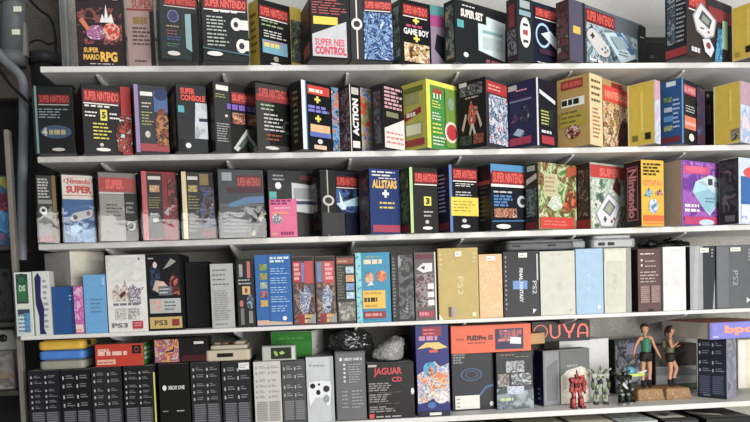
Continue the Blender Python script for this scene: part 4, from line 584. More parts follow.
B(None, 531, 532, 590, 322, 342, 3, '1b1718', '221c1d', 'black flat box with thin coral "OUYA" lettering', group=G5, name='flat_box', y0=.2, d=.16, z=b_wht.z0+b_wht.h+.001, ct='3a3232',
  R=[('O', 'ea6a5c', .02, .16, .27, .84, .14), ('R', 'ea6a5c', .3, .42, .335, .84), ('R', 'ea6a5c', .45, .42, .485, .84)]+[('P', 'ea6a5c', [(.3925+.0925*math.cos(a)*k, .42+.28*math.sin(a)*k) for a, k in [(-t*math.pi/10, 1) for t in range(11)]+[(-t*math.pi/10, .7) for t in range(10, -1, -1)]])]+
    [('P', 'ea6a5c', [(.52, .84), (.56, .84), (.615, .5), (.655, .5), (.71, .84), (.75, .84), (.68, .42), (.655, .4), (.655, .16), (.615, .16), (.615, .4), (.59, .42)]), ('R', 'ea6a5c', .77, .16, .805, .5), ('R', 'ea6a5c', .93, .16, .965, .5), ('R', 'ea6a5c', .79, .34, .945, .4), ('P', 'ea6a5c', [(.8675+.0975*math.cos(t*math.pi/10), .5+.34*math.sin(t*math.pi/10)) for t in range(11)]+[(.8675+.0625*math.cos(t*math.pi/10), .5+.24*math.sin(t*math.pi/10)) for t in range(10, -1, -1)])])
b_drk = B(None, 609, 615, 652, 340, 392, 12, '1c1d1f', '4a4e52', 'dark grey box with mixed grey art behind the toy robots', group=G5, name='game_box', y0=.32, d=.05, z=ZS[4], R=[('A', ['4a4e54', '8c8e98', '3a3c40', '6a6c78', 'a8a8b0'], .02, .02, .98, .98, 12, 4), ('R', '8c8ca8', .3, .72, .7, .92)])
B(None, 654, 655, 697, 345, 388, 3, '2c2420', '3a302a', 'box with dark upper half and silver lower half behind the two figurines', group=G5, name='game_box', y0=.34, d=.06, z=ZS[4], R=[('R', '8c8c92', .02, .14, .98, .52), ('R', '4a5a3c', .02, .02, .98, .14), ('A', ['3a302a', '4a3e36', '2c2420'], .02, .52, .98, .98, 10, 1), ('P', '6c6a70', [(.02, .5), (.6, .52), (.98, .42), (.98, .3), (.02, .34)])])
B(None, 737, 738, 775, 340, None, 0, 'c8c4b4', 'dcd5bc', 'added pale cream panel for the brightly lit wall beside the tall slate blue box', group=G5, name='bright_wall_panel', y0=.3, d=.03, z=ZS[4], R=[('R', 'e2e0da', .02, .02, .18, .98)])  # added panel: the lit wall's brightness is put into its pale colour
b_dkb = B(4, 697.5, 727, 736, 338, 399.5, 36, '2b2f40', '8c88a0', 'tall dark slate blue box with icon columns beside the figurines', group=G5, d=.14,
  L=[('I', .06, .06, .92, .95, 4, 'a8acb8', '6c7084', '3c4156', '565a70'), ('R', '2b2f40', .0, .0, 1, .05), ('L', '8c90a0', .2, .03, .5, .07, 1)], R=[('A', ['8c8c9c', '77778c', '9a98a4', '6a6a80'], .04, .04, 1, .96, 8, 1)])
B(None, 654, 710, 775, 323, 341.5, 8, 'c2b8ae', '6f6cb4', 'long flat violet and grey box with an orange top laid over the slate blue box', group=G5, name='flat_box', y0=-.01, d=.3, z=b_dkb.z0+b_dkb.h+.001, ct='c07848', cb='3a3434',
  R=[('R', '7c7ac8', .03, .04, .99, .95), ('T', 'bpoo', 'e8906c', .22, .2, .86, .8, .045), ('R', 'b8b4d8', .04, .12, .12, .2)], L=[('R', '8c847e', .96, .0, 1, 1)])
# ------------------------------------------------------------------ the setting
def struct(name, mb, **k):
    o = mb.build(name, **k); o['kind'] = 'structure'; return o
XL = [at_y(u, v, 0).x for u, v in ((40, 70), (37, 155), (38, 243), (20, 334), (26, 420))]
XR = 2.6
FLOOR_Z = -1.62
mb = MB(); mb.box(((XL[0]+3.2)/2-.02, WALL_Y+.05, .15), (3.2-XL[0]+.06, .1, 3.2), plaster('85827a', 'bcb9b1', 'rough_grey_plaster', 7), 0); struct('wall_back', mb)
mb = MB(); zb = at_y(655, 38, WALL_Y).z; mb.box(((XL[0]+3.2)/2+.1, WALL_Y-.006, (zb+1.9)/2), (3.2-XL[0]-.2, .012, 1.9-zb), plaster('aeada8', 'bcbbb6', 'smooth_pale_panel', 3, .05), 0); struct('wall_panel', mb)
mb = MB(); mb.box((XL[0]-.62, WALL_Y+.25, .15), (1.2, .1, 3.2), plaster('17171a', '262528', 'dark_alcove_wall', 6), 0); struct('wall_alcove', mb)
mb = MB(); mb.box((.4, -2.2, FLOOR_Z-.03), (6, 6.4, .06), plaster('8c8880', 'b8b4aa', 'concrete', 5, .2), 0); struct('floor', mb)
mb = MB(); mb.box((XL[0]-.35, WALL_Y+.18, 1.17), (.55, .05, .62), plaster('4a453f', '6c655c', 'brown_brick_patch', 12), .004); struct('trim_brick', mb)
for i, u in enumerate((65.5,)):
    mb = MB(); p = at_y(u, 40, .3); mb.box((p.x, .3, 1.165), (.028, .03, .69), mat('8f918f', .5), .003); mb.box((p.x+.0, .29, 1.165), (.012, .02, .68), mat('77797a', .5), .002); struct('trim_upright', mb)
# ------------------------------------------------------------------ shelves
WHITE = mat('cfcdc8', .5)
desc = ['topmost white shelf board, nearest the ceiling', 'second white shelf board from the top', 'third white shelf board, over the row of white and pastel boxes', 'fourth white shelf board, under the gold and blue boxes', 'lowest fully visible white shelf board, under the figurines', 'shelf board mostly out of view below the lowest white shelf']
brx = [at_y(u, 155, .02).x for u in (101, 227, 350.5, 461, 574, 686)]
TH = .021
for r in range(6):
    z = ZS[r]; x0 = XL[min(r, 4)]; TH = .0145 if r == 3 else .021
    t = empty('shelf', ((x0+XR)/2, SHELF_D/2, z)); tag(t, desc[r], 'shelf', 'white shelves')
    m = MB(); m.box((0, 0, -TH/2), (XR-x0, SHELF_D, TH), WHITE, .002); m.build('shelf_board', t)
    if r == 5: continue
    for k, bx in enumerate(brx):
        if bx < x0: continue
        m = MB(); Y0 = .03; Y1 = WALL_Y; w = .0045; dz = .3 if r == 4 else 1
        prof = [(Y0, -.0008), (Y1, -.0008), (Y1, -.062*dz), (Y1-.05, -.06*dz), (Y0+.03, -.012*dz), (Y0, -.004)]
        a = [(-w, y-Y1, q) for y, q in prof]; b = [(w, y-Y1, q) for y, q in prof]; M = mat('d4d3cf', .5)
        m.poly(a, M); m.poly(b[::-1], M)
        for i in range(6): m.poly([a[i], b[i], b[(i+1) % 6], a[(i+1) % 6]][::-1], M)
        o = m.build('shelf_bracket', weld=True, loc=(bx, Y1, z-TH))
        tag(o, 'pale bracket under the %s shelf board, %s from the pipe end' % (('topmost', 'second', 'third', 'fourth', 'lowest')[r], ('first', 'second', 'third', 'fourth', 'fifth', 'sixth')[k]), 'bracket', 'shelf brackets')
# ------------------------------------------------------------------ pipes, post and neighbouring rack beyond the shelf end
YP = .3
def pp(u, v, y=YP): return at_y(u, v, y)
t = empty('drain_pipe', pp(14, 62)); tag(t, 'thick grey drain pipe with two white stickers beside the top shelf', 'pipe')
o_ = Vector(t.location)
m = MB(); GP = mat('5c6063', .45); a, b = pp(15, -40)-o_, pp(13, 58)-o_
m.cyl(b, a, .045, GP, n=28); m.build('pipe', t)
m = MB(); q = b+Vector((0, 0, .0)); m.cyl(q+Vector((0, 0, -.03)), q+Vector((0, 0, .02)), .0475, GP, n=28); m.build('collar', t); m = MB(); q2 = a*.55+b*.45; m.cyl(q2, q2+Vector((0, 0, .03)), .049, GP, n=28); m.build('collar', t)
for u, v in ((17.5, 9), (16, 32)):
    p = pp(u, v, YP-.047)-o_; m = MB(); m.box(p, (.03, .002, .02), mat('d8d4c4'), 0); s_ = m.build('sticker', t); s_['label'] = 'small white sticker'
m = MB(); p = pp(24.5, 40)-o_; m.box(p+Vector((.0, .0, .0)), (.02, .03, .13), mat('77786f', .5), .004); m.build('clamp', t)
pts = smooth_path([pp(-12, 40, .09), pp(4, 60, .09), pp(16, 71, .09), pp(22, 80, .09), pp(23.5, 95, .09), pp(23.5, 130, .09), pp(22, 200, .09), pp(22, 260, .09)], 8)
o0 = pts[-1].copy(); m = MB(); m.tube([p-o0 for p in pts], .0165, mat('64696d', .35), 14); tag(m.build('bent_pipe', loc=o0), 'slim grey pipe bending downward below the thick drain pipe', 'pipe')
pts = smooth_path([pp(30, 0, .34), pp(40, 10, .34), pp(50, 18, .34), pp(55, 34, .34), pp(56, 62, .34)], 8)
m = MB(); m.tube([p-pts[-1] for p in pts], .005, mat('151515', .6), 8); tag(m.build('cable', loc=pts[-1]), 'black cable hanging in an arc between pipe and top shelf', 'cable')
pts = smooth_path([pp(29, 43, .35), pp(38, 40, .35), pp(48, 44, .35), pp(56, 42, .35)], 6)
m = MB(); m.tube([p-pts[0] for p in pts], .004, mat('1a1a1a', .6), 8); tag(m.build('cable', loc=pts[0]), 'short black cable running level from the thick pipe', 'cable')
pts = smooth_path([pp(-5, 62, .06), pp(10, 84, .06), pp(24, 98, .06), pp(36, 112, .06), pp(40, 140, .06)], 6)
m = MB(); m.tube([p-pts[-1] for p in pts], .006, mat('101010', .6), 8); tag(m.build('cable', loc=pts[-1]), 'black cable slanting down across the bent grey pipe', 'cable')
m = MB(); a, b = pp(45, 58, .36), pp(45, 175, .36); m.cyl((a.x, .36, b.z-.6), (a.x, .36, a.z), .055, mat('26272b', .5), n=24); m.cyl((a.x, .36, a.z-.03), (a.x, .36, a.z+.012), .062, mat('2c2d31', .5), n=24)
for k in range(len(m.v)): m.v[k] = tuple(Vector(m.v[k])-Vector((a.x, .36, b.z-.6)))
tag(m.build('dark_duct', loc=(a.x, .36, b.z-.6)), 'dark round duct standing behind the ends of the shelves', 'duct')
# neighbouring rack
y = .06
px0 = at_y(14.5, 250, y).x
t = empty('side_rack', (px0, y, FLOOR_Z)); tag(t, 'dim neighbouring rack with a pale upright post at the picture edge', 'rack')
o_ = Vector(t.location)
m = MB(); ztop = at_y(15, 130, y).z; m.box(Vector((0, 0, (ztop-FLOOR_Z)/2)), (.018, .03, ztop-FLOOR_Z), mat('77736a', .6), .003); m.build('post', t)
m = MB(); ztop = at_y(8, 170, y).z
rz = [at_y(5, v, y).z for v in (245, 322, 391)]
for z in rz:
    m = MB(); m.box(Vector((-.222, .1, z-o_.z-.01)), (.42, .2, .018), mat('3c3a37', .6), .003); m.build('shelf_board', t)
def side(u0, u1, v0, z, cr, R, lab, nm, cat, yy=.09, d=.05):
    p0, p1 = at_y(u0, v0, yy), at_y(u1, v0, yy); h = p0.z-z; c = Vector(((p0.x+p1.x)/2, yy+d/2, z)); w = p1.x-p0.x
    m = MB(); m.box((0, 0, h/2), (w, d, h), mat(cr), .002); f = Face(m, (-w/2, -d/2, 0), (w, 0, 0), (0, 0, h), (0, -1, 0)); f.ops(R)
    return tag(m.build(nm, loc=c), lab, cat)
side(-14, 12.5, 176, rz[0], '3a5c78', [('A', ['2f6a9c', '4a8cb0', '24507a', '6a4a6c'], .02, .02, .98, .5, 12, 1), ('A', ['7a2c4c', '5c2440', '8c3c50'], .02, .5, .98, .75, 10, 2), ('P', '8c8a34', [(.3, .98), (.98, .98), (.98, .72), (.3, .95)]), ('A', ['6c6a30', '4a4c28'], .02, .75, .3, .98, 10, 3)], 'colourful box with yellow corner on the dim neighbouring rack', 'game_box', 'box')
side(-14, 11, 268, rz[1], '1c1b1c', [('A', ['1c1b1c', '2c2b2c', '3a3838', '161516'], .02, .02, .98, .98, 16, 4)], 'black box in shadow on the dim neighbouring rack', 'game_box', 'box')
m = MB(); c = at_y(5, 350, .1); zz = rz[2]
s1 = side(-14, 13, 352, rz[2], '6f6c66', [('A', ['77746c', '5c5a54', '8a8780'], .02, .02, .98, .98, 9, 5), ('R', '7a6a54', .02, .3, .98, .42)], 'worn pale grey carton on the dim neighbouring rack', 'carton', 'box', .1)
p = at_y(4, 350, .12); zz = at_y(4, 352, .1).z
t = empty('small_device', (p.x, .16, zz)); tag(t, 'small whitish device with a dark round port on the worn carton', 'device')
m = MB(); m.box((0, 0, .042), (.075, .08, .08), mat('8f8f8a', .5), .012, seg=3); m.build('body', t)
m = MB(); m.cyl((0, -.0405, .05), (0, -.044, .05), .015, mat('2c2c2c'), n=20); m.build('port', t)
# ------------------------------------------------------------------ settle the rows, then build every box
for r in range(5): settle(r)
if DEBUG:
    for r in range(3):
        for s in ROWS[r]: print(r, s.xl, 'phi %.0f y %.3f a %.3f b %.3f h %.3f bad %d' % (s.phi, s.yc, s.a, s.b, s.h, s.badb))
for s in [b for r in range(5) for b in ROWS[r]]+EXTRA: s.make()
# kraft flap at the end of the orange box
def top_of(i): return xb[i].z0+xb[i].h
m = MB(); h = b_org.h; p = Vector((b_org.a/2+.0015, 0, 0))
m.prism([(p.x, -.08), (p.x+.065, -.05), (p.x+.065, .03), (p.x, .06)], h*.22, h*.62, mat('b08a5c', .7), .002)
f = m.build('end_flap', b_org.o); f['label'] = 'bare brown cardboard end flap'
# pink card leaning on the black box of the third shelf
c0 = at_y(284, 236, .0); top = at_y(282, 199, .0)
m = MB(); w, hh = .1, top.z-ZS[2]
m.box((0, 0, hh/2), (w, .012, hh), mat('cc5c84', .4), .002)
f = Face(m, (-w/2, -.006, 0), (w, 0, 0), (0, 0, hh), (0, -1, 0))
f.ops([('R', 'd4648c', .02, .02, .98, .98), ('L', '7c2c64', .06, .84, .9, .98, 2, .7), ('L', 'd8c0cc', .2, .74, .8, .8, 1), ('R', 'd8846c', .1, .6, .7, .66), ('EA', ['d0ccd0', '5c5058', 'a89aa8', 'd8d4d8'], .08, .34, .48, .62, 60, 2), ('L', 'd8a06c', .06, .04, .3, .12, 1, .8), ('L', '8c2c5c', .4, .04, .9, .14, 1, .8)])
o = m.build('game_box', loc=(c0.x, .004, ZS[2])); tag(o, 'small hot pink box standing in front of a black box on the third shelf', 'box')
PINK = o
# ------------------------------------------------------------------ consoles and cables lying on the fourth-shelf boxes
def rrect(w, d, r, n=4):
    pts = []
    for cx, cy, a0 in ((w/2-r, d/2-r, 0), (-w/2+r, d/2-r, 90), (-w/2+r, -d/2+r, 180), (w/2-r, -d/2+r, 270)):
        for i in range(n+1): a = R_(a0+90*i/n); pts.append((cx+r*math.cos(a), cy+r*math.sin(a)))
    return pts
def top4(u):
    for s in ROWS[3]:
        if s.xl <= u <= s.xr: return s.z0+s.h
zc = max(top4(u) for u in (520, 550, 590))+.001
a, b = at_y(506, 245, .05), at_y(587, 245, .05); w = b.x-a.x
t = empty('game_console', ((a.x+b.x)/2, .15, zc)); tag(t, 'flat grey game console with a round disc lid lying on black and pale boxes', 'console')
G_ = mat('5a5c5e', .4); G2_ = mat('8e9092', .4)
m = MB(); m.prism(rrect(w, .2, .02), .0, .03, G_, .006); m.prism(rrect(w*.96, .19, .02), .03, .04, mat('6a6c6e', .4), .004); m.build('body', t)
m = MB(); m.cyl((-w*.05, .0, .04), (-w*.05, 0, .05), .085, mat('47494b', .35), n=40, r2=.078); m.build('disc_lid', t)
m = MB(); m.box((w*.39, -.1, .018), (.05, .012, .026), G2_, .004, seg=2); m.build('front_panel', t)
for dx in (-.12, .02):
    m = MB(); m.box((dx, -.102, .018), (.03, .006, .006), mat('1c1c1e'), .001); m.build('controller_port', t)
zc = max(top4(u) for u in (590, 600, 615, 628))+.001
a, b = at_y(592, 245, .03), at_y(637, 245, .03); w = b.x-a.x
t = empty('game_console', ((a.x+b.x)/2, .12, zc)); tag(t, 'translucent silver game console with two dark ports on the worn off-white box', 'console')
m = MB(); m.prism(rrect(w, .17, .018), 0, .036, mat('8f9294', .3, 0, .5), .006); m.prism(rrect(w*.86, .15, .02), .036, .05, mat('a7aaac', .3, 0, .5), .006); m.build('body', t)
for dx in (-.05, -.012):
    m = MB(); m.box((dx, -.086, .016), (.026, .006, .012), mat('232426'), .002); m.build('controller_port', t)
m = MB(); m.cyl((0, .0, .05), (0, 0, .053), .055, mat('9a9da0', .3), n=32); m.build('disc_lid', t)
zc = max(top4(u) for u in (640, 655, 670, 685))+.004
m = MB(); K = mat('161617', .5); rnd = random.Random(4); c0 = at_y(662, 246, .1); o0 = Vector((c0.x, .1, zc))
pts = []
for i in range(46):
    a = i*.82; pts.append(Vector((.075*math.sin(a*.37)+.035*math.cos(a)+rnd.uniform(-.015, .015), .04*math.sin(a)+rnd.uniform(-.02, .02), .004+.017*(1+math.sin(a*.61+1))*(1-.5*abs(math.sin(a*.37))))))
m.tube(smooth_path(pts, 5), .0042, K, 7); m.box((-.05, -.01, .014), (.035, .03, .022), K, .004, seg=2); m.box((.085, -.02, .009), (.03, .02, .014), K, .004, seg=2)
tag(m.build('cable_bundle', loc=o0), 'tangled black cables heaped on the brown and white boxes', 'cable')
# ------------------------------------------------------------------ things lying on the row of tall boxes
z = max(top_of(0), top_of(1))+.001
a, b = at_y(38, 357, .02), at_y(84.5, 357, .02); w = b.x-a.x; cx = (a.x+b.x)/2
for i, (col, dk, lab) in enumerate((('8d8b7e', '6a685e', 'warm grey flat case at the bottom of a coloured stack'), ('3f78c4', '2c5590', 'blue flat case in the middle of the coloured stack'), ('d4a81c', 'a07c14', 'yellow flat case with a notched end on top of the stack'))):
    t = empty('flat_case', (cx, .11, z)); tag(t, lab, 'case', 'coloured flat cases in a stack')
    m = MB(); m.prism(rrect(w, .18, .02), 0, .032, mat(col, .35), .008); m.build('body', t)
    m = MB(); m.prism(rrect(w*.88, .15, .015), .032, .0345, mat(col, .35), .0012); m.build('lid_panel', t)
    if i == 2:
        m = MB(); m.box((w/2+.0, -.035, .021), (.012, .03, .017), mat('1e1a10', .5), .002); m.build('latch_notch', t)
    z += .0355
z = max(top_of(2), top_of(3))+.001
a, b = at_y(95, 355, .02), at_y(143, 355, .02); zt = at_y(118, 343.5, .02).z
class _N: pass
def loose(u0, u1, vt, y0, d, z, cr, cs, ct, R, S, lab, name='game_box', rz=0, off=0, T_=()):
    a, b = at_y(u0, vt+8, y0), at_y(u1, vt+8, y0); w = b.x-a.x; h = at_y((u0+u1)/2, vt, y0).z-z
    bm = bmesh.new(); bmesh.ops.create_cube(bm, size=1)
    for v in bm.verts: v.co = Vector((v.co.x*w, v.co.y*d, (v.co.z+.5)*h))
    for f in bm.faces: f.normal_update(); f.material_index = 2 if f.normal.z > .5 else (0 if f.normal.y < -.5 else 1)
    bmesh.ops.bevel(bm, geom=bm.edges[:], offset=.0012, segments=1, affect='EDGES')
    m = MB(); m.add_bm(bm, [mat(cr), mat(cs), mat(ct)])
    Face(m, (-w/2, -d/2, 0), (w, 0, 0), (0, 0, h), (0, -1, 0)).ops(R); Face(m, (w/2, -d/2, 0), (0, d, 0), (0, 0, h), (1, 0, 0)).ops(S)
    Face(m, (-w/2, -d/2, h), (w, 0, 0), (0, d, 0), (0, 0, 1)).ops(T_)
    o = m.build(name, loc=((a.x+b.x)/2, y0+d/2, z)); o.rotation_euler = (0, 0, rz); tag(o, lab, 'box'); o['w'] = w; o['h'] = h; return o
loose(95, 143, 344, .02, .16, z, 'b8321f', '3c8a3c', '8a7a70', [('L', 'd8a898', .06, .62, .3, .8, 1, .8), ('L', 'd8b0a0', .06, .46, .72, .66, 1, .9), ('R', 'd8a48c', .04, .1, .42, .32), ('L', 'b86a54', .06, .12, .4, .3, 1), ('R', '1d1618', .78, .56, .96, .92), ('O', '8c4a40', .82, .62, .92, .86, .3)], [('L', 'c8dcc0', .1, .2, .9, .85, 3, .6)], 'red box with green end and a small black square on the dark boxes')
z = max(top_of(3), top_of(4), top_of(5))+.001
loose(153.5, 208, 338, .03, .1, z, '191517', '151214', '2a2426', [('A', ['c88a3c', '8c3c5c', 'd8b484', '6a4a8c', 'b8543c', 'd8a84c', '4a2c4c'], .02, .04, .46, .96, 24, 5), ('R', '4a1820', .5, .05, .98, .3), ('R', 'd0ccc8', .74, .74, .92, .84)], [], 'black box with a bright orange and purple art panel on the dark boxes')
# cream console
z = max(top_of(5), top_of(6), top_of(7) if False else 0 or top_of(6))+.001
a, b = at_y(205.5, 352, .02), at_y(250, 352, .02); w = b.x-a.x
t = empty('game_console', ((a.x+b.x)/2, .11, z)); tag(t, 'cream coloured toy-like game console with a dark front slot on the dark boxes', 'console')
CR = mat('b3a892', .45); CR2 = mat('c2b8a2', .45)
m = MB(); m.prism(rrect(w, .18, .012), 0, .04, CR, .005); m.build('body', t)
m = MB(); m.prism([(x-.0, y+.01) for x, y in rrect(w*.86, .14, .012)], .04, .056, CR2, .005); m.box((w*.25, .01, .062), (w*.22, .1, .012), CR, .003); m.box((-w*.2, .02, .06), (w*.3, .08, .008), CR, .003); m.build('upper_deck', t)
m = MB(); m.box((-.01, -.0905, .022), (w*.36, .004, .014), mat('18140f'), .001); m.build('cartridge_slot', t)
for dx in (-.02, .02):
    m = MB(); m.cyl((dx, -.03, .056), (dx, -.03, .064), .008, mat('8a4a3c'), n=14); m.build('button', t)
z = max(top_of(7), top_of(8), top_of(9) if False else 0 or top_of(8))+.001
# green box turned so that its white end shows, small clear case in front of it
gb = Bx(None, 271, 312.5, 323.5, 331, None, 76, '2f7a2c', 'c9c8c4', 'green box with a white end lying behind the clear case on tall boxes', y0=.1, d=.1, z=z+.0005, name='game_box', ct='3a8636',
        L=[('R', '348430', .02, .1, .98, .62), ('L', '4a9a44', .2, .66, .9, .84, 1)], R=[('R', 'd4d3d0', .04, .04, .96, .96), ('R', 'b04a44', .3, .3, .4, .4), ('L', '9c9a96', .2, .5, .8, .8, 4)])
gb.make()
t = loose(262, 296, 346, .012, .055, z, '8e948c', '7e847c', 'a8aca4', [('R', 'a4a8a0', .03, .06, .97, .94), ('R', '1d2c18', .26, .12, .86, .9), ('P', '8ca848', [(.4, .3), (.48, .36), (.44, .6), (.38, .7), (.34, .6)]), ('P', '9cb858', [(.56, .4), (.68, .5), (.6, .66), (.5, .56)]), ('R', 'c0c4bc', .88, .06, .96, .94)], [], 'small clear case with a dark green insert on the off-white box', 'clear_case')
# crumpled black plastic bag on the grey boxes, wrinkled clear bag beside it
def crumple(name, loc, dims, m_, seed, sub=4, amp=.3, fine=.09):
    rnd = random.Random(seed); bm = bmesh.new(); bmesh.ops.create_icosphere(bm, subdivisions=sub, radius=1)
    from mathutils import noise
    for v in bm.verts:
        p = v.co.copy(); n = noise.noise(p*1.7+Vector((seed, 0, 0)))*amp + noise.turbulence(p*4+Vector((0, seed, 0)), 3, True)*fine*1.6
        q = p*(1+n); z = q.z
        q = Vector((math.copysign(abs(q.x)**.8, q.x)*dims[0]/2, math.copysign(abs(q.y)**.8, q.y)*dims[1]/2, max(-.72, z)*dims[2]/1.72+dims[2]*.72/1.72))
        v.co = q
    lo = min(v.co.z for v in bm.verts)
    for v in bm.verts: v.co.z -= lo
    me = bpy.data.meshes.new(name); bm.to_mesh(me); bm.free(); me.materials.append(m_)
    me.polygons.foreach_set('use_smooth', [True]*len(me.polygons))
    o = bpy.data.objects.new(name, me); COL.objects.link(o); o.location = loc; return o
z = top_of(10)+.001
a, b = at_y(331, 345, .1), at_y(372.5, 345, .1)
o = crumple('plastic_bag', ((a.x+b.x)/2-.003, .13, z), ((b.x-a.x), .15, .07), mat('2a2a2c', .14, 0, .9), 3, 5, .3, .2)
tag(o, 'crumpled shiny black plastic bag on top of the tall grey box', 'bag')
z = top_of(11)+.001
a, b = at_y(375.5, 350, .08), at_y(403, 350, .08)
t = crumple('bubble_wrap', ((a.x+b.x)/2-.004, .1, z+.006), ((b.x-a.x)*1.12, .13, .066), mat('8c8c88', .3, 0, .6), 11, 5, .14, .12)
for v in t.data.vertices:          # the bundle slopes up to one end
    f = (v.co.x/((b.x-a.x)*1.12)+.5); v.co.z = v.co.z*(.75+.3*f)+max(0, f-.1)*.034*min(1, v.co.z/.02)
tag(t, 'bundle wrapped in wrinkled grey clear plastic on the black lettered box', 'package')
a = at_y(405, 352, .22)
o = crumple('cloth_bag', (a.x, .25, z), (.075, .1, .085), mat('16241f', .7), 5, 4, .2, .05)
tag(o, 'dark green cloth pouch tucked beside the wrapped bundle', 'bag')
# ------------------------------------------------------------------ boxes just below the lowest white shelf
z6 = ZS[5]; ztop = -.54
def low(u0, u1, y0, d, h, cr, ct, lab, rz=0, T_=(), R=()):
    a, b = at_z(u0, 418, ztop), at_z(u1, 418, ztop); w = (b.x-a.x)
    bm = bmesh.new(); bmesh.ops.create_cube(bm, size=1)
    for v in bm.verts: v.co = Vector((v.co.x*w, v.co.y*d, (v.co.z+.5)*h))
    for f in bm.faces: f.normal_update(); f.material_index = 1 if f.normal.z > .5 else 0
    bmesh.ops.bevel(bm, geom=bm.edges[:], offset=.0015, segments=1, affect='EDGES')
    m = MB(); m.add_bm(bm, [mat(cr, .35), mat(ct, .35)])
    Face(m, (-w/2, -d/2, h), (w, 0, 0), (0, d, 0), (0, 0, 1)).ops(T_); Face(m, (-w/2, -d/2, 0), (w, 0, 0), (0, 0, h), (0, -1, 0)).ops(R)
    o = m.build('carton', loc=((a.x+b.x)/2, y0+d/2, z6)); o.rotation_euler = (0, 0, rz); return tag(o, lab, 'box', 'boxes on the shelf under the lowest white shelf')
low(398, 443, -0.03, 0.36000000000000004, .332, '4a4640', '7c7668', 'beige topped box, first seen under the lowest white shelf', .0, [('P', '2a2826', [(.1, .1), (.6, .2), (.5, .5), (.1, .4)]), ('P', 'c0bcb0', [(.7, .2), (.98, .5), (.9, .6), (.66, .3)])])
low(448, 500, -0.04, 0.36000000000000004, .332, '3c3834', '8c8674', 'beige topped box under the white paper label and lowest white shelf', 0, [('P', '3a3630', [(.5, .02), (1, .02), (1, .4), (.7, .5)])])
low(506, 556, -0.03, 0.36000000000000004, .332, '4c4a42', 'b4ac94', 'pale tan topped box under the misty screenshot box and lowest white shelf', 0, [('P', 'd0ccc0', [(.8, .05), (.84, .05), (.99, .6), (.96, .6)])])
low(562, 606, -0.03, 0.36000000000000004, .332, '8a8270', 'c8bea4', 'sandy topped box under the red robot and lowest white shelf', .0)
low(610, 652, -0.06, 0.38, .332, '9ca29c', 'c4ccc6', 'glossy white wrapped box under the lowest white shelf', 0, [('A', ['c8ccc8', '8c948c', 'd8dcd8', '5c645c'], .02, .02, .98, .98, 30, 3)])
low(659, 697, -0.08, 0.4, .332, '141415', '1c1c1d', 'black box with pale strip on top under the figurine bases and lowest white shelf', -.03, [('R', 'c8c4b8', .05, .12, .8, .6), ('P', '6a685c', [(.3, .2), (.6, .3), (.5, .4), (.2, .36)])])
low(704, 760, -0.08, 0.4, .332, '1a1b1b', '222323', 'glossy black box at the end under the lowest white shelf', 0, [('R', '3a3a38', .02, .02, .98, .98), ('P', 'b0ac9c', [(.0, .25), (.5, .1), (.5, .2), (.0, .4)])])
# ------------------------------------------------------------------ figurines: one skinned surface each, clothes and hair as parts
def skin(name, chains, m_, parent, sc, levels=2, root=0):
    """chains: list of [(key,(x,y,z),r)...]; shared keys join. Units: small figure units, scaled by sc"""
    keys = {}; V = []; Rr = []; E = []
    for ch in chains:
        prev = None
        for k, *rest in ch:
            if k not in keys: keys[k] = len(V); V.append(Vector(rest[0])*sc); Rr.append(rest[1]*sc)
            if prev is not None: E.append((prev, keys[k]))
            prev = keys[k]
    me = bpy.data.meshes.new(name); me.from_pydata(V, E, []); o = bpy.data.objects.new(name, me); COL.objects.link(o)
    md = o.modifiers.new('skin', 'SKIN'); md.use_smooth_shade = True
    for i, d in enumerate(me.skin_vertices[0].data): d.radius = (Rr[i], Rr[i]); d.use_root = (i == root)
    sb = o.modifiers.new('sub', 'SUBSURF'); sb.levels = levels; sb.render_levels = levels
    dg = bpy.context.evaluated_depsgraph_get(); me2 = bpy.data.meshes.new_from_object(o.evaluated_get(dg))
    bpy.data.objects.remove(o); bpy.data.meshes.remove(me)
    me2.materials.clear(); me2.materials.append(m_); me2.name = name
    me2.polygons.foreach_set('use_smooth', [True]*len(me2.polygons))
    o2 = bpy.data.objects.new(name, me2); COL.objects.link(o2); o2.parent = parent; return o2
SKIN = mat('c08a68', .5)
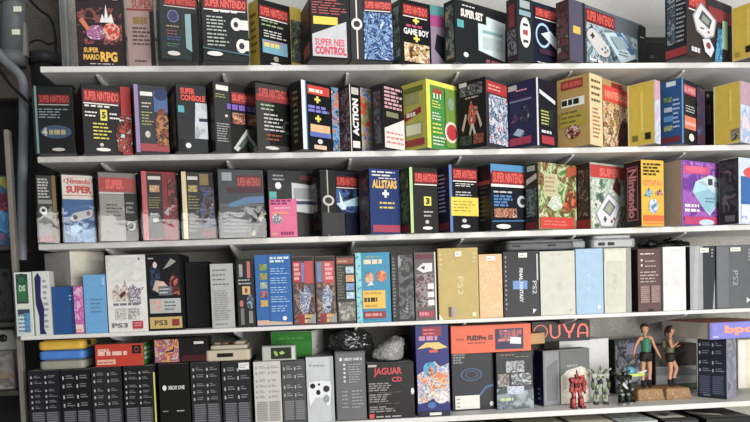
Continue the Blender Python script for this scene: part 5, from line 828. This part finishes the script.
def figurine(loc, sc, rz, J, label, top, shorts, boots, hair, bag=False):
    t = empty('figurine', loc, rz); tag(t, label, 'figurine', 'figurines of standing women')
    def hand(s, e, w):     # palm, four unequal fingers and a thumb leaving the side of the palm
        e, w = Vector(e), Vector(w); d = (w-e).normalized(); sd = Vector((0, -1, 0)); sd = (sd-d*sd.dot(d)).normalized(); pl = d.cross(sd).normalized()*(1 if s == 'l' else -1)
        pc = w+d*1.3; out = [[('w'+s,), ('p'+s, pc, .75)]]
        for i, (off, ln) in enumerate(((-.75, 1.9), (-.27, 2.2), (.22, 2.1), (.7, 1.7))):
            k1 = pc+d*1.0+sd*off; k2 = pc+d*(1.0+ln*.55)+sd*off*1.1+pl*.25; k3 = pc+d*(1.0+ln)+sd*off*1.1+pl*.75
            out.append([('p'+s,), (f'f{s}{i}a', k1, .34), (f'f{s}{i}b', k2, .3), (f'f{s}{i}c', k3, .24)])
        out.append([('p'+s,), (f't{s}a', pc-sd*1.1+d*.3, .36), (f't{s}b', pc-sd*1.5+d*1.2+pl*.3, .28)])
        return out
    ch = [[('pel', J['pel'], 3.6), ('wai', J['wai'], 2.7), ('che', J['che'], 3.5), ('nk0', J['nk'], 1.35), ('jaw', J['jaw'], 3.0), ('hd', J['hd'], 4.3), ('crn', J['crn'], 3.0)]]
    for s in 'lr':
        ch += [[('che',), ('sh'+s, J['sh'+s], 2.0), ('el'+s, J['el'+s], 1.5), ('w'+s, J['w'+s], 1.1)]] + hand(s, J['el'+s], J['w'+s])
        ch += [[('pel',), ('hp'+s, J['hp'+s], 3.1), ('kn'+s, J['kn'+s], 2.15), ('ca'+s, (Vector(J['kn'+s])*.65+Vector(J['an'+s])*.35+Vector((0, .5, 0))), 2.0), ('an'+s, J['an'+s], 1.3), ('to'+s, Vector(J['an'+s])+Vector((0, -3.4, -1.6)), .85)]]
    skin('body', ch, SKIN, t, sc)
    skin('tank_top', [[('a', Vector(J['pel'])+Vector((0, 0, -2)), 4.9), ('b', J['wai'], 4.3), ('c', Vector(J['che'])+Vector((0, -.3, 0)), 5.1), ('d', Vector(J['che'])*.5+Vector(J['nk'])*.5, 4.0)]], mat(top, .45), t, sc)
    sh = [[('a', Vector(J['pel'])+Vector((0, 0, 4)), 5.0), ('b', J['pel'], 5.4)]]
    for s in 'lr':
        h, k = Vector(J['hp'+s]), Vector(J['kn'+s]); sh.append([('b',), ('h'+s, h, 4.4), ('t'+s, h*.55+k*.45, 3.9)])
    skin('shorts', sh, mat(shorts, .6), t, sc)
    skin('belt', [[('a', Vector(J['pel'])+Vector((-.6, 0, 3.4)), 5.3), ('b', Vector(J['pel'])+Vector((.6, 0, 3.8)), 5.3)]], mat('3a2a1e', .5), t, sc, 1)
    for s in 'lr':
        a = Vector(J['an'+s]); k = Vector(J['kn'+s]); b = skin('boot', [[('a', a*.62+k*.38, 2.6), ('b', a, 2.1), ('c', a+Vector((0, -1.2, -1.3)), 1.7), ('d', a+Vector((0, -3.6, -1.5)), 1.5)]], mat(boots, .5), t, sc)
        skin('sock', [[('a', a*.55+k*.45, 2.6), ('b', a*.6+k*.4, 2.65)]], mat('c8bfae', .7), b, sc, 1)
    hd = Vector(J['hd'])
    # face
    m = MB()
    for sx in (-1, 1): m.ball(hd*sc+Vector((sx*1.25, -3.25, -.1))*sc, .5*sc, mat('e8e2da', .3), (1, .5, .7), 10); m.ball(hd*sc+Vector((sx*1.25, -3.55, -.1))*sc, .27*sc, mat('2a1c14', .3), (1, .6, 1), 8)
    m.build('eyes', t)
    m = MB(); m.cyl(hd*sc+Vector((0, -3.3, .1))*sc, hd*sc+Vector((0, -3.9, -1.2))*sc, .25*sc, SKIN, .55*sc, 8); m.build('nose', t)
    m = MB(); m.ball(hd*sc+Vector((0, -3.05, -2.35))*sc, .8*sc, mat('9a4a42', .4), (1, .35, .33), 10); m.build('mouth', t)
    m = MB()
    for sx in (-1, 1): m.ball(hd*sc+Vector((sx*3.3, .1, -.4))*sc, .75*sc, SKIN, (.4, .7, 1.1), 10)
    m.build('ears', t)
    bm = bmesh.new(); bmesh.ops.create_uvsphere(bm, u_segments=24, v_segments=16, radius=1)
    bmesh.ops.delete(bm, geom=[v for v in bm.verts if (v.co.y < -.45 and v.co.z < .42) or v.co.z < -.75], context='VERTS')
    m = MB(); m.add_bm(bm, mat(hair, .5), Matrix.Translation((hd+Vector((0, .5, .75)))*sc) @ Matrix.Diagonal((4.25*sc, 4.3*sc, 4.3*sc, 1)), True)
    m.ball((hd+Vector((0, 4.0, .9)))*sc, 1.6*sc, mat(hair, .5), (1, .9, 1), 12)
    m.tube([(hd+Vector((0, 4.2, .5)))*sc, (hd+Vector((.3, 5.0, -2)))*sc, (hd+Vector((.4, 4.6, -5)))*sc], .95*sc, mat(hair, .5), 10); m.build('hair', t)
    if bag:
        c = Vector(J['che'])+Vector((0, 5.4, -2)); m = MB(); m.box(c*sc, (6.5*sc, 4*sc, 8.5*sc), mat('5c6048', .8), 1.4*sc, seg=3); m.box((c+Vector((0, -.2, 3.6)))*sc, (6.8*sc, 4.4*sc, 2.4*sc), mat('4a4e3a', .8), 1*sc, seg=2); m.build('backpack', t)
    return t
def base_block(pts, z0, h, loc, lab):
    m = MB(); bm = bmesh.new(); n = len(pts); cx = sum(p[0] for p in pts)/n; cy = sum(p[1] for p in pts)/n
    lo = [bm.verts.new((x-cx, y-cy, 0)) for x, y in pts]; hi = [bm.verts.new(((x-cx)*.9, (y-cy)*.88+.004, h)) for x, y in pts]
    bm.faces.new(lo[::-1]); bm.faces.new(hi)
    for i in range(n): bm.faces.new((lo[i], lo[(i+1) % n], hi[(i+1) % n], hi[i]))
    bmesh.ops.bevel(bm, geom=bm.edges[:], offset=.003, segments=2, affect='EDGES')
    bmesh.ops.triangulate(bm, faces=bm.faces[:]); bmesh.ops.subdivide_edges(bm, edges=bm.edges[:], cuts=2)
    from mathutils import noise
    for v in bm.verts:
        if v.co.z > .002: v.co += Vector((noise.noise(v.co*70), noise.noise(v.co*70+Vector((9, 0, 0))), noise.noise(v.co*70+Vector((0, 9, 0)))))*.0018
    m.add_bm(bm, art(['7c5c3c', 'a07c54', '8c6a46', 'b08c62'], 40, 2, .8), None, False)
    o = m.build('figurine_base', loc=(cx, cy, z0)); o['label'] = lab; return o
zf = ZS[4]
def gx(u, v, z=zf): p = at_z(u, v, z); return p.x, p.y
P0 = at_z(636, 401, zf); P1 = at_z(666.5, 400, zf); P2 = at_z(692, 398, zf)
yb = .11
x0, x1, x2 = at_y(638, 396, yb).x, at_y(666, 396, yb).x, at_y(692, 395, yb).x
HB = .045
s1 = (DIST+yb+.06)/F_PX
A = dict(pel=(0, 0, 33.5), wai=(-.2, .2, 40), che=(-.4, 0, 47.5), nk=(-.6, .2, 53.2), jaw=(-.9, -.6, 56), hd=(-1, 0, 59.2), crn=(-1, .3, 61.4),
         shr=(-6.2, 0, 50), elr=(-11, .6, 42), wr=(-14, -1.5, 35), shl=(5.6, 0, 50), ell=(9.8, .6, 40.5), wl=(13.4, -1.5, 32),
         hpr=(-3.1, 0, 31), knr=(-4.2, -.8, 17), anr=(-3.4, .2, 3.2), hpl=(3.1, 0, 31), knl=(3.6, -.6, 17), anl=(3.4, .2, 3.2))
fx = at_y(646, 360, yb+.065).x
f1 = figurine((fx, yb+.065, zf+HB-.001), s1*1.06, R_(6), A, 'female figurine in a sleeveless green top with arms hanging away from her sides', '2c7a5c', '2a2622', '1f1b1a', '4a3222')
Bj = dict(pel=(0, 0, 31.5), wai=(0, .3, 37.5), che=(0, -.2, 44.5), nk=(0, -.2, 50), jaw=(0, -1.2, 52.6), hd=(0, -.6, 55.8), crn=(0, -.3, 58),
          shr=(-5.4, 0, 47), elr=(-7, -1.4, 39.5), wr=(-.5, -5.6, 42.5), shl=(5.4, 0, 47), ell=(7, -1.4, 39.5), wl=(.6, -6.4, 40.2),
          hpr=(-2.8, 0, 29), knr=(-3, -.6, 16), anr=(-3, .6, 3.2), hpl=(2.8, -.3, 29), knl=(3.2, -6, 17.5), anl=(3, -2.2, 3.2))
fx2 = at_y(670, 360, yb+.07).x
f2 = figurine((fx2, yb+.07, zf+HB-.001), s1*1.06, R_(62), Bj, 'female figurine standing side-on with crossed arms, olive top and a small backpack', '5c6048', '2c2620', '221d1a', '3a241a', bag=True)

b1 = base_block([(x0, yb), (x1-.002, yb), (x1-.016, yb+.13), (x0+.012, yb+.13)], zf, HB, None, 'rough carved brown block base')
b2 = base_block([(x1+.002, yb), (x2, yb-.004), (x2-.012, yb+.12), (x1-.01, yb+.13)], zf, HB, None, 'rough carved brown block base')
for ff, bb in ((f1, b1), (f2, b2)):
    bb.name = 'base'; M = Matrix.Translation(ff.location) @ Matrix.Rotation(ff.rotation_euler.z, 4, 'Z')
    bb.parent = ff; bb.matrix_parent_inverse = M.inverted()

# ------------------------------------------------------------------ toy robots
def mech(loc, H, rz, label, c1, c2, c3, wide=1.0, horn=True, rifle=None, wings=True):
    """joined-armour toy: pelvis, torso, head, two arms and two legs with feet, all posed on the shelf"""
    t = empty('toy_robot', loc, rz); tag(t, label, 'toy robot', 'toy robots')
    A, B_, C = mat(c1, .35), mat(c2, .35), mat(c3, .35); u = H/10
    def bx(m, c, d, mm, rot=None): m.box(Vector(c)*u, Vector(d)*u, mm, .12*u, rot, 2)
    m = MB(); bx(m, (0, 0, 4.9), (1.5, 1.2, .7), B_); bx(m, (0, -.45, 4.6), (.5, .5, 1.0), A); bx(m, (-.75, -.2, 4.5), (.55, .9, .9), A, Matrix.Rotation(.25, 3, 'Y')); bx(m, (.75, -.2, 4.5), (.55, .9, .9), A, Matrix.Rotation(-.25, 3, 'Y')); m.build('pelvis', t)
    m = MB(); bx(m, (0, 0, 5.7), (1.3, 1.1, .9), C); bx(m, (0, -.05, 6.9), (2.3*wide, 1.5, 1.5), A); bx(m, (-.55, -.8, 6.9), (.7, .3, .6), B_); bx(m, (.55, -.8, 6.9), (.7, .3, .6), B_); bx(m, (0, -.75, 6.2), (.6, .5, .7), C); m.build('torso', t)
    h = MB(); bx(h, (0, 0, 8.2), (.85, .95, .95), A); bx(h, (0, -.45, 8.15), (.6, .2, .25), C)
    ho = h.build('head', t)
    if horn:
        m = MB()
        for s in (-1, 1): m.cyl(Vector((0, -.45, 8.5))*u, Vector((s*.75, -.45, 9.6))*u, .1*u, B_, .03*u, 8)
        bx(m, (0, -.2, 9.2), (.22, .5, 1.2), C); m.build('crest', ho)
    for s in (-1, 1):
        m = MB(); W = 1.75*wide
        bx(m, (s*W, 0, 7.2), (1.2, 1.5, 1.3), A, Matrix.Rotation(s*.3, 3, 'Y')); bx(m, (s*(W+.3), 0, 6.1), (.6, .7, 1.2), C, Matrix.Rotation(-s*.18, 3, 'Y')); bx(m, (s*(W+.5), -.4, 4.9), (.8, 1.0, 1.5), B_, Matrix.Rotation(.35, 3, 'X')); bx(m, (s*(W+.5), -.9, 4.0), (.55, .6, .55), C); m.build('arm', t)
        m = MB(); bx(m, (s*.85, 0, 3.7), (.85, 1.0, 1.7), B_, Matrix.Rotation(-s*.1, 3, 'Y')); bx(m, (s*1.0, -.25, 2.75), (.95, .9, .7), C); bx(m, (s*1.1, 0, 1.65), (1.15, 1.3, 2.1), A, Matrix.Rotation(-s*.08, 3, 'Y')); bx(m, (s*1.1, -.6, 1.9), (.6, .3, 1.3), B_)
        lg = m.build('leg', t)
        m = MB(); bx(m, (s*1.2, -.35, .3), (1.15, 2.1, .6), C); bx(m, (s*1.2, -.6, .62), (.9, 1.1, .35), B_); m.build('foot', lg)
    if wings:
        m = MB()
        for s in (-1, 1): bx(m, (s*1.2, 1.1, 7.8), (.5, .5, 2.4), B_, Matrix.Rotation(s*.7, 3, 'Y')); bx(m, (s*2.3, 1.15, 8.3), (.35, .4, 1.9), A, Matrix.Rotation(s*.95, 3, 'Y'))
        bx(m, (0, 1.0, 6.9), (1.4, .8, 1.5), C); m.build('backpack', t)
    if rifle:
        m = MB(); a, b = Vector(rifle[0])*u, Vector(rifle[1])*u; m.cyl(a, b, .22*u, mat('1a1a1c', .35), n=10); m.cyl(a*.7+b*.3, a*.3+b*.7, .36*u, mat('c8c8c4', .35), n=6); m.cyl(a*.45+b*.55, a*.3+b*.7, .45*u, mat('26262a', .35), n=8); m.build('rifle', t)
    return t
def stand(u, v, y): p = at_y(u, v, y); return (p.x, y, zf)
mech(stand(577, 402, .035), .152, R_(8), 'red toy robot standing in front of the window box', '94282a', 'b0504c', '642024', .72, True, None, False)
mech(stand(600.5, 399, .1), .158, R_(-10), 'white and green toy robot with a tall crest beside the red one', 'a0a498', '56683e', '24282a', .85)
mech(stand(624.5, 402, .055), .15, R_(18), 'black and grey toy robot carrying a long rifle beside the brown bases', '1f2022', '3c4438', '8c9090', .8, True, ((-3.6, -1.4, 7.6), (2.2, -1.5, 2.0)))
# toy aircraft on a stand between the dark robot and the green figurine
y = .12; p = at_y(629, 395, y); hz = at_y(632, 375, y).z-zf
t = empty('toy_aircraft', (p.x, y, zf)); tag(t, 'yellow-green toy aircraft with a cyan dome raised on a thin black stand', 'toy aircraft')
YG = mat('b4c84a', .35)
m = MB(); m.box((0, 0, hz), (.05, .03, .014), YG, .005, seg=2); m.prism([(-.06, -.014), (-.02, -.03), (.03, -.026), (.066, -.006), (.03, .004), (-.03, .006)], hz-.004, hz+.008, YG, .002)
m.box((.045, -.01, hz+.01), (.05, .012, .008), mat('d0d4c0', .4), .003, Matrix.Rotation(-.3, 3, 'Y')); m.build('fuselage', t)
m = MB(); m.ball((.006, 0, hz+.016), .021, mat('4a94b4', .2, 0, .6), (1, 1, .95), 20); m.build('canopy', t)
m = MB()
for s in (-1, 1): m.prism([(s*.01, .004), (s*.05, .03), (s*.055, .045), (s*.008, .03)][::s], hz-.002, hz+.004, mat('3c4c34', .4), .001)
m.build('wing', t)
m = MB(); m.cyl((0, 0, .006), (0, 0, hz), .004, mat('161617', .4), n=10); m.build('stand_rod', t)
m = MB(); m.cyl((0, 0, 0), (0, 0, .006), .026, mat('161617', .4), n=24); m.build('stand_foot', t)
# ------------------------------------------------------------------ light: big shop window behind the viewer to one side, added low fill lamp, soft room light
W = bpy.data.worlds.new('room_light'); SC.world = W; W.use_nodes = True
bg = W.node_tree.nodes['Background']; bg.inputs['Color'].default_value = (.93, .96, 1, 1); bg.inputs['Strength'].default_value = .2
def area(name, loc, target, size, power, col=(1, .98, .95)):
    l = bpy.data.lights.new(name, 'AREA'); l.shape = 'RECTANGLE'; l.size, l.size_y = size; l.energy = power; l.color = col
    o = bpy.data.objects.new(name, l); COL.objects.link(o); o.location = loc
    d = Vector(target)-Vector(loc); o.rotation_euler = d.to_track_quat('-Z', 'Y').to_euler(); return o
area('window_light', (1.9, -3.7, -.02), (1.3, 0, .05), (3.2, 1.45), 140)
area('low_fill_light', (2.2, -3.1, -.7), (.9, 0, .4), (1.4, 1.2), 50)  # added low lamp, brightens the shelf undersides from below
area('ceiling_light', (.5, -1.7, 2.4), (.4, .1, .3), (2.6, .6), 42, (1, .99, .97))
SC.view_settings.view_transform = 'Standard'; SC.view_settings.look = 'None'; SC.view_settings.exposure = 0; SC.view_settings.gamma = 1
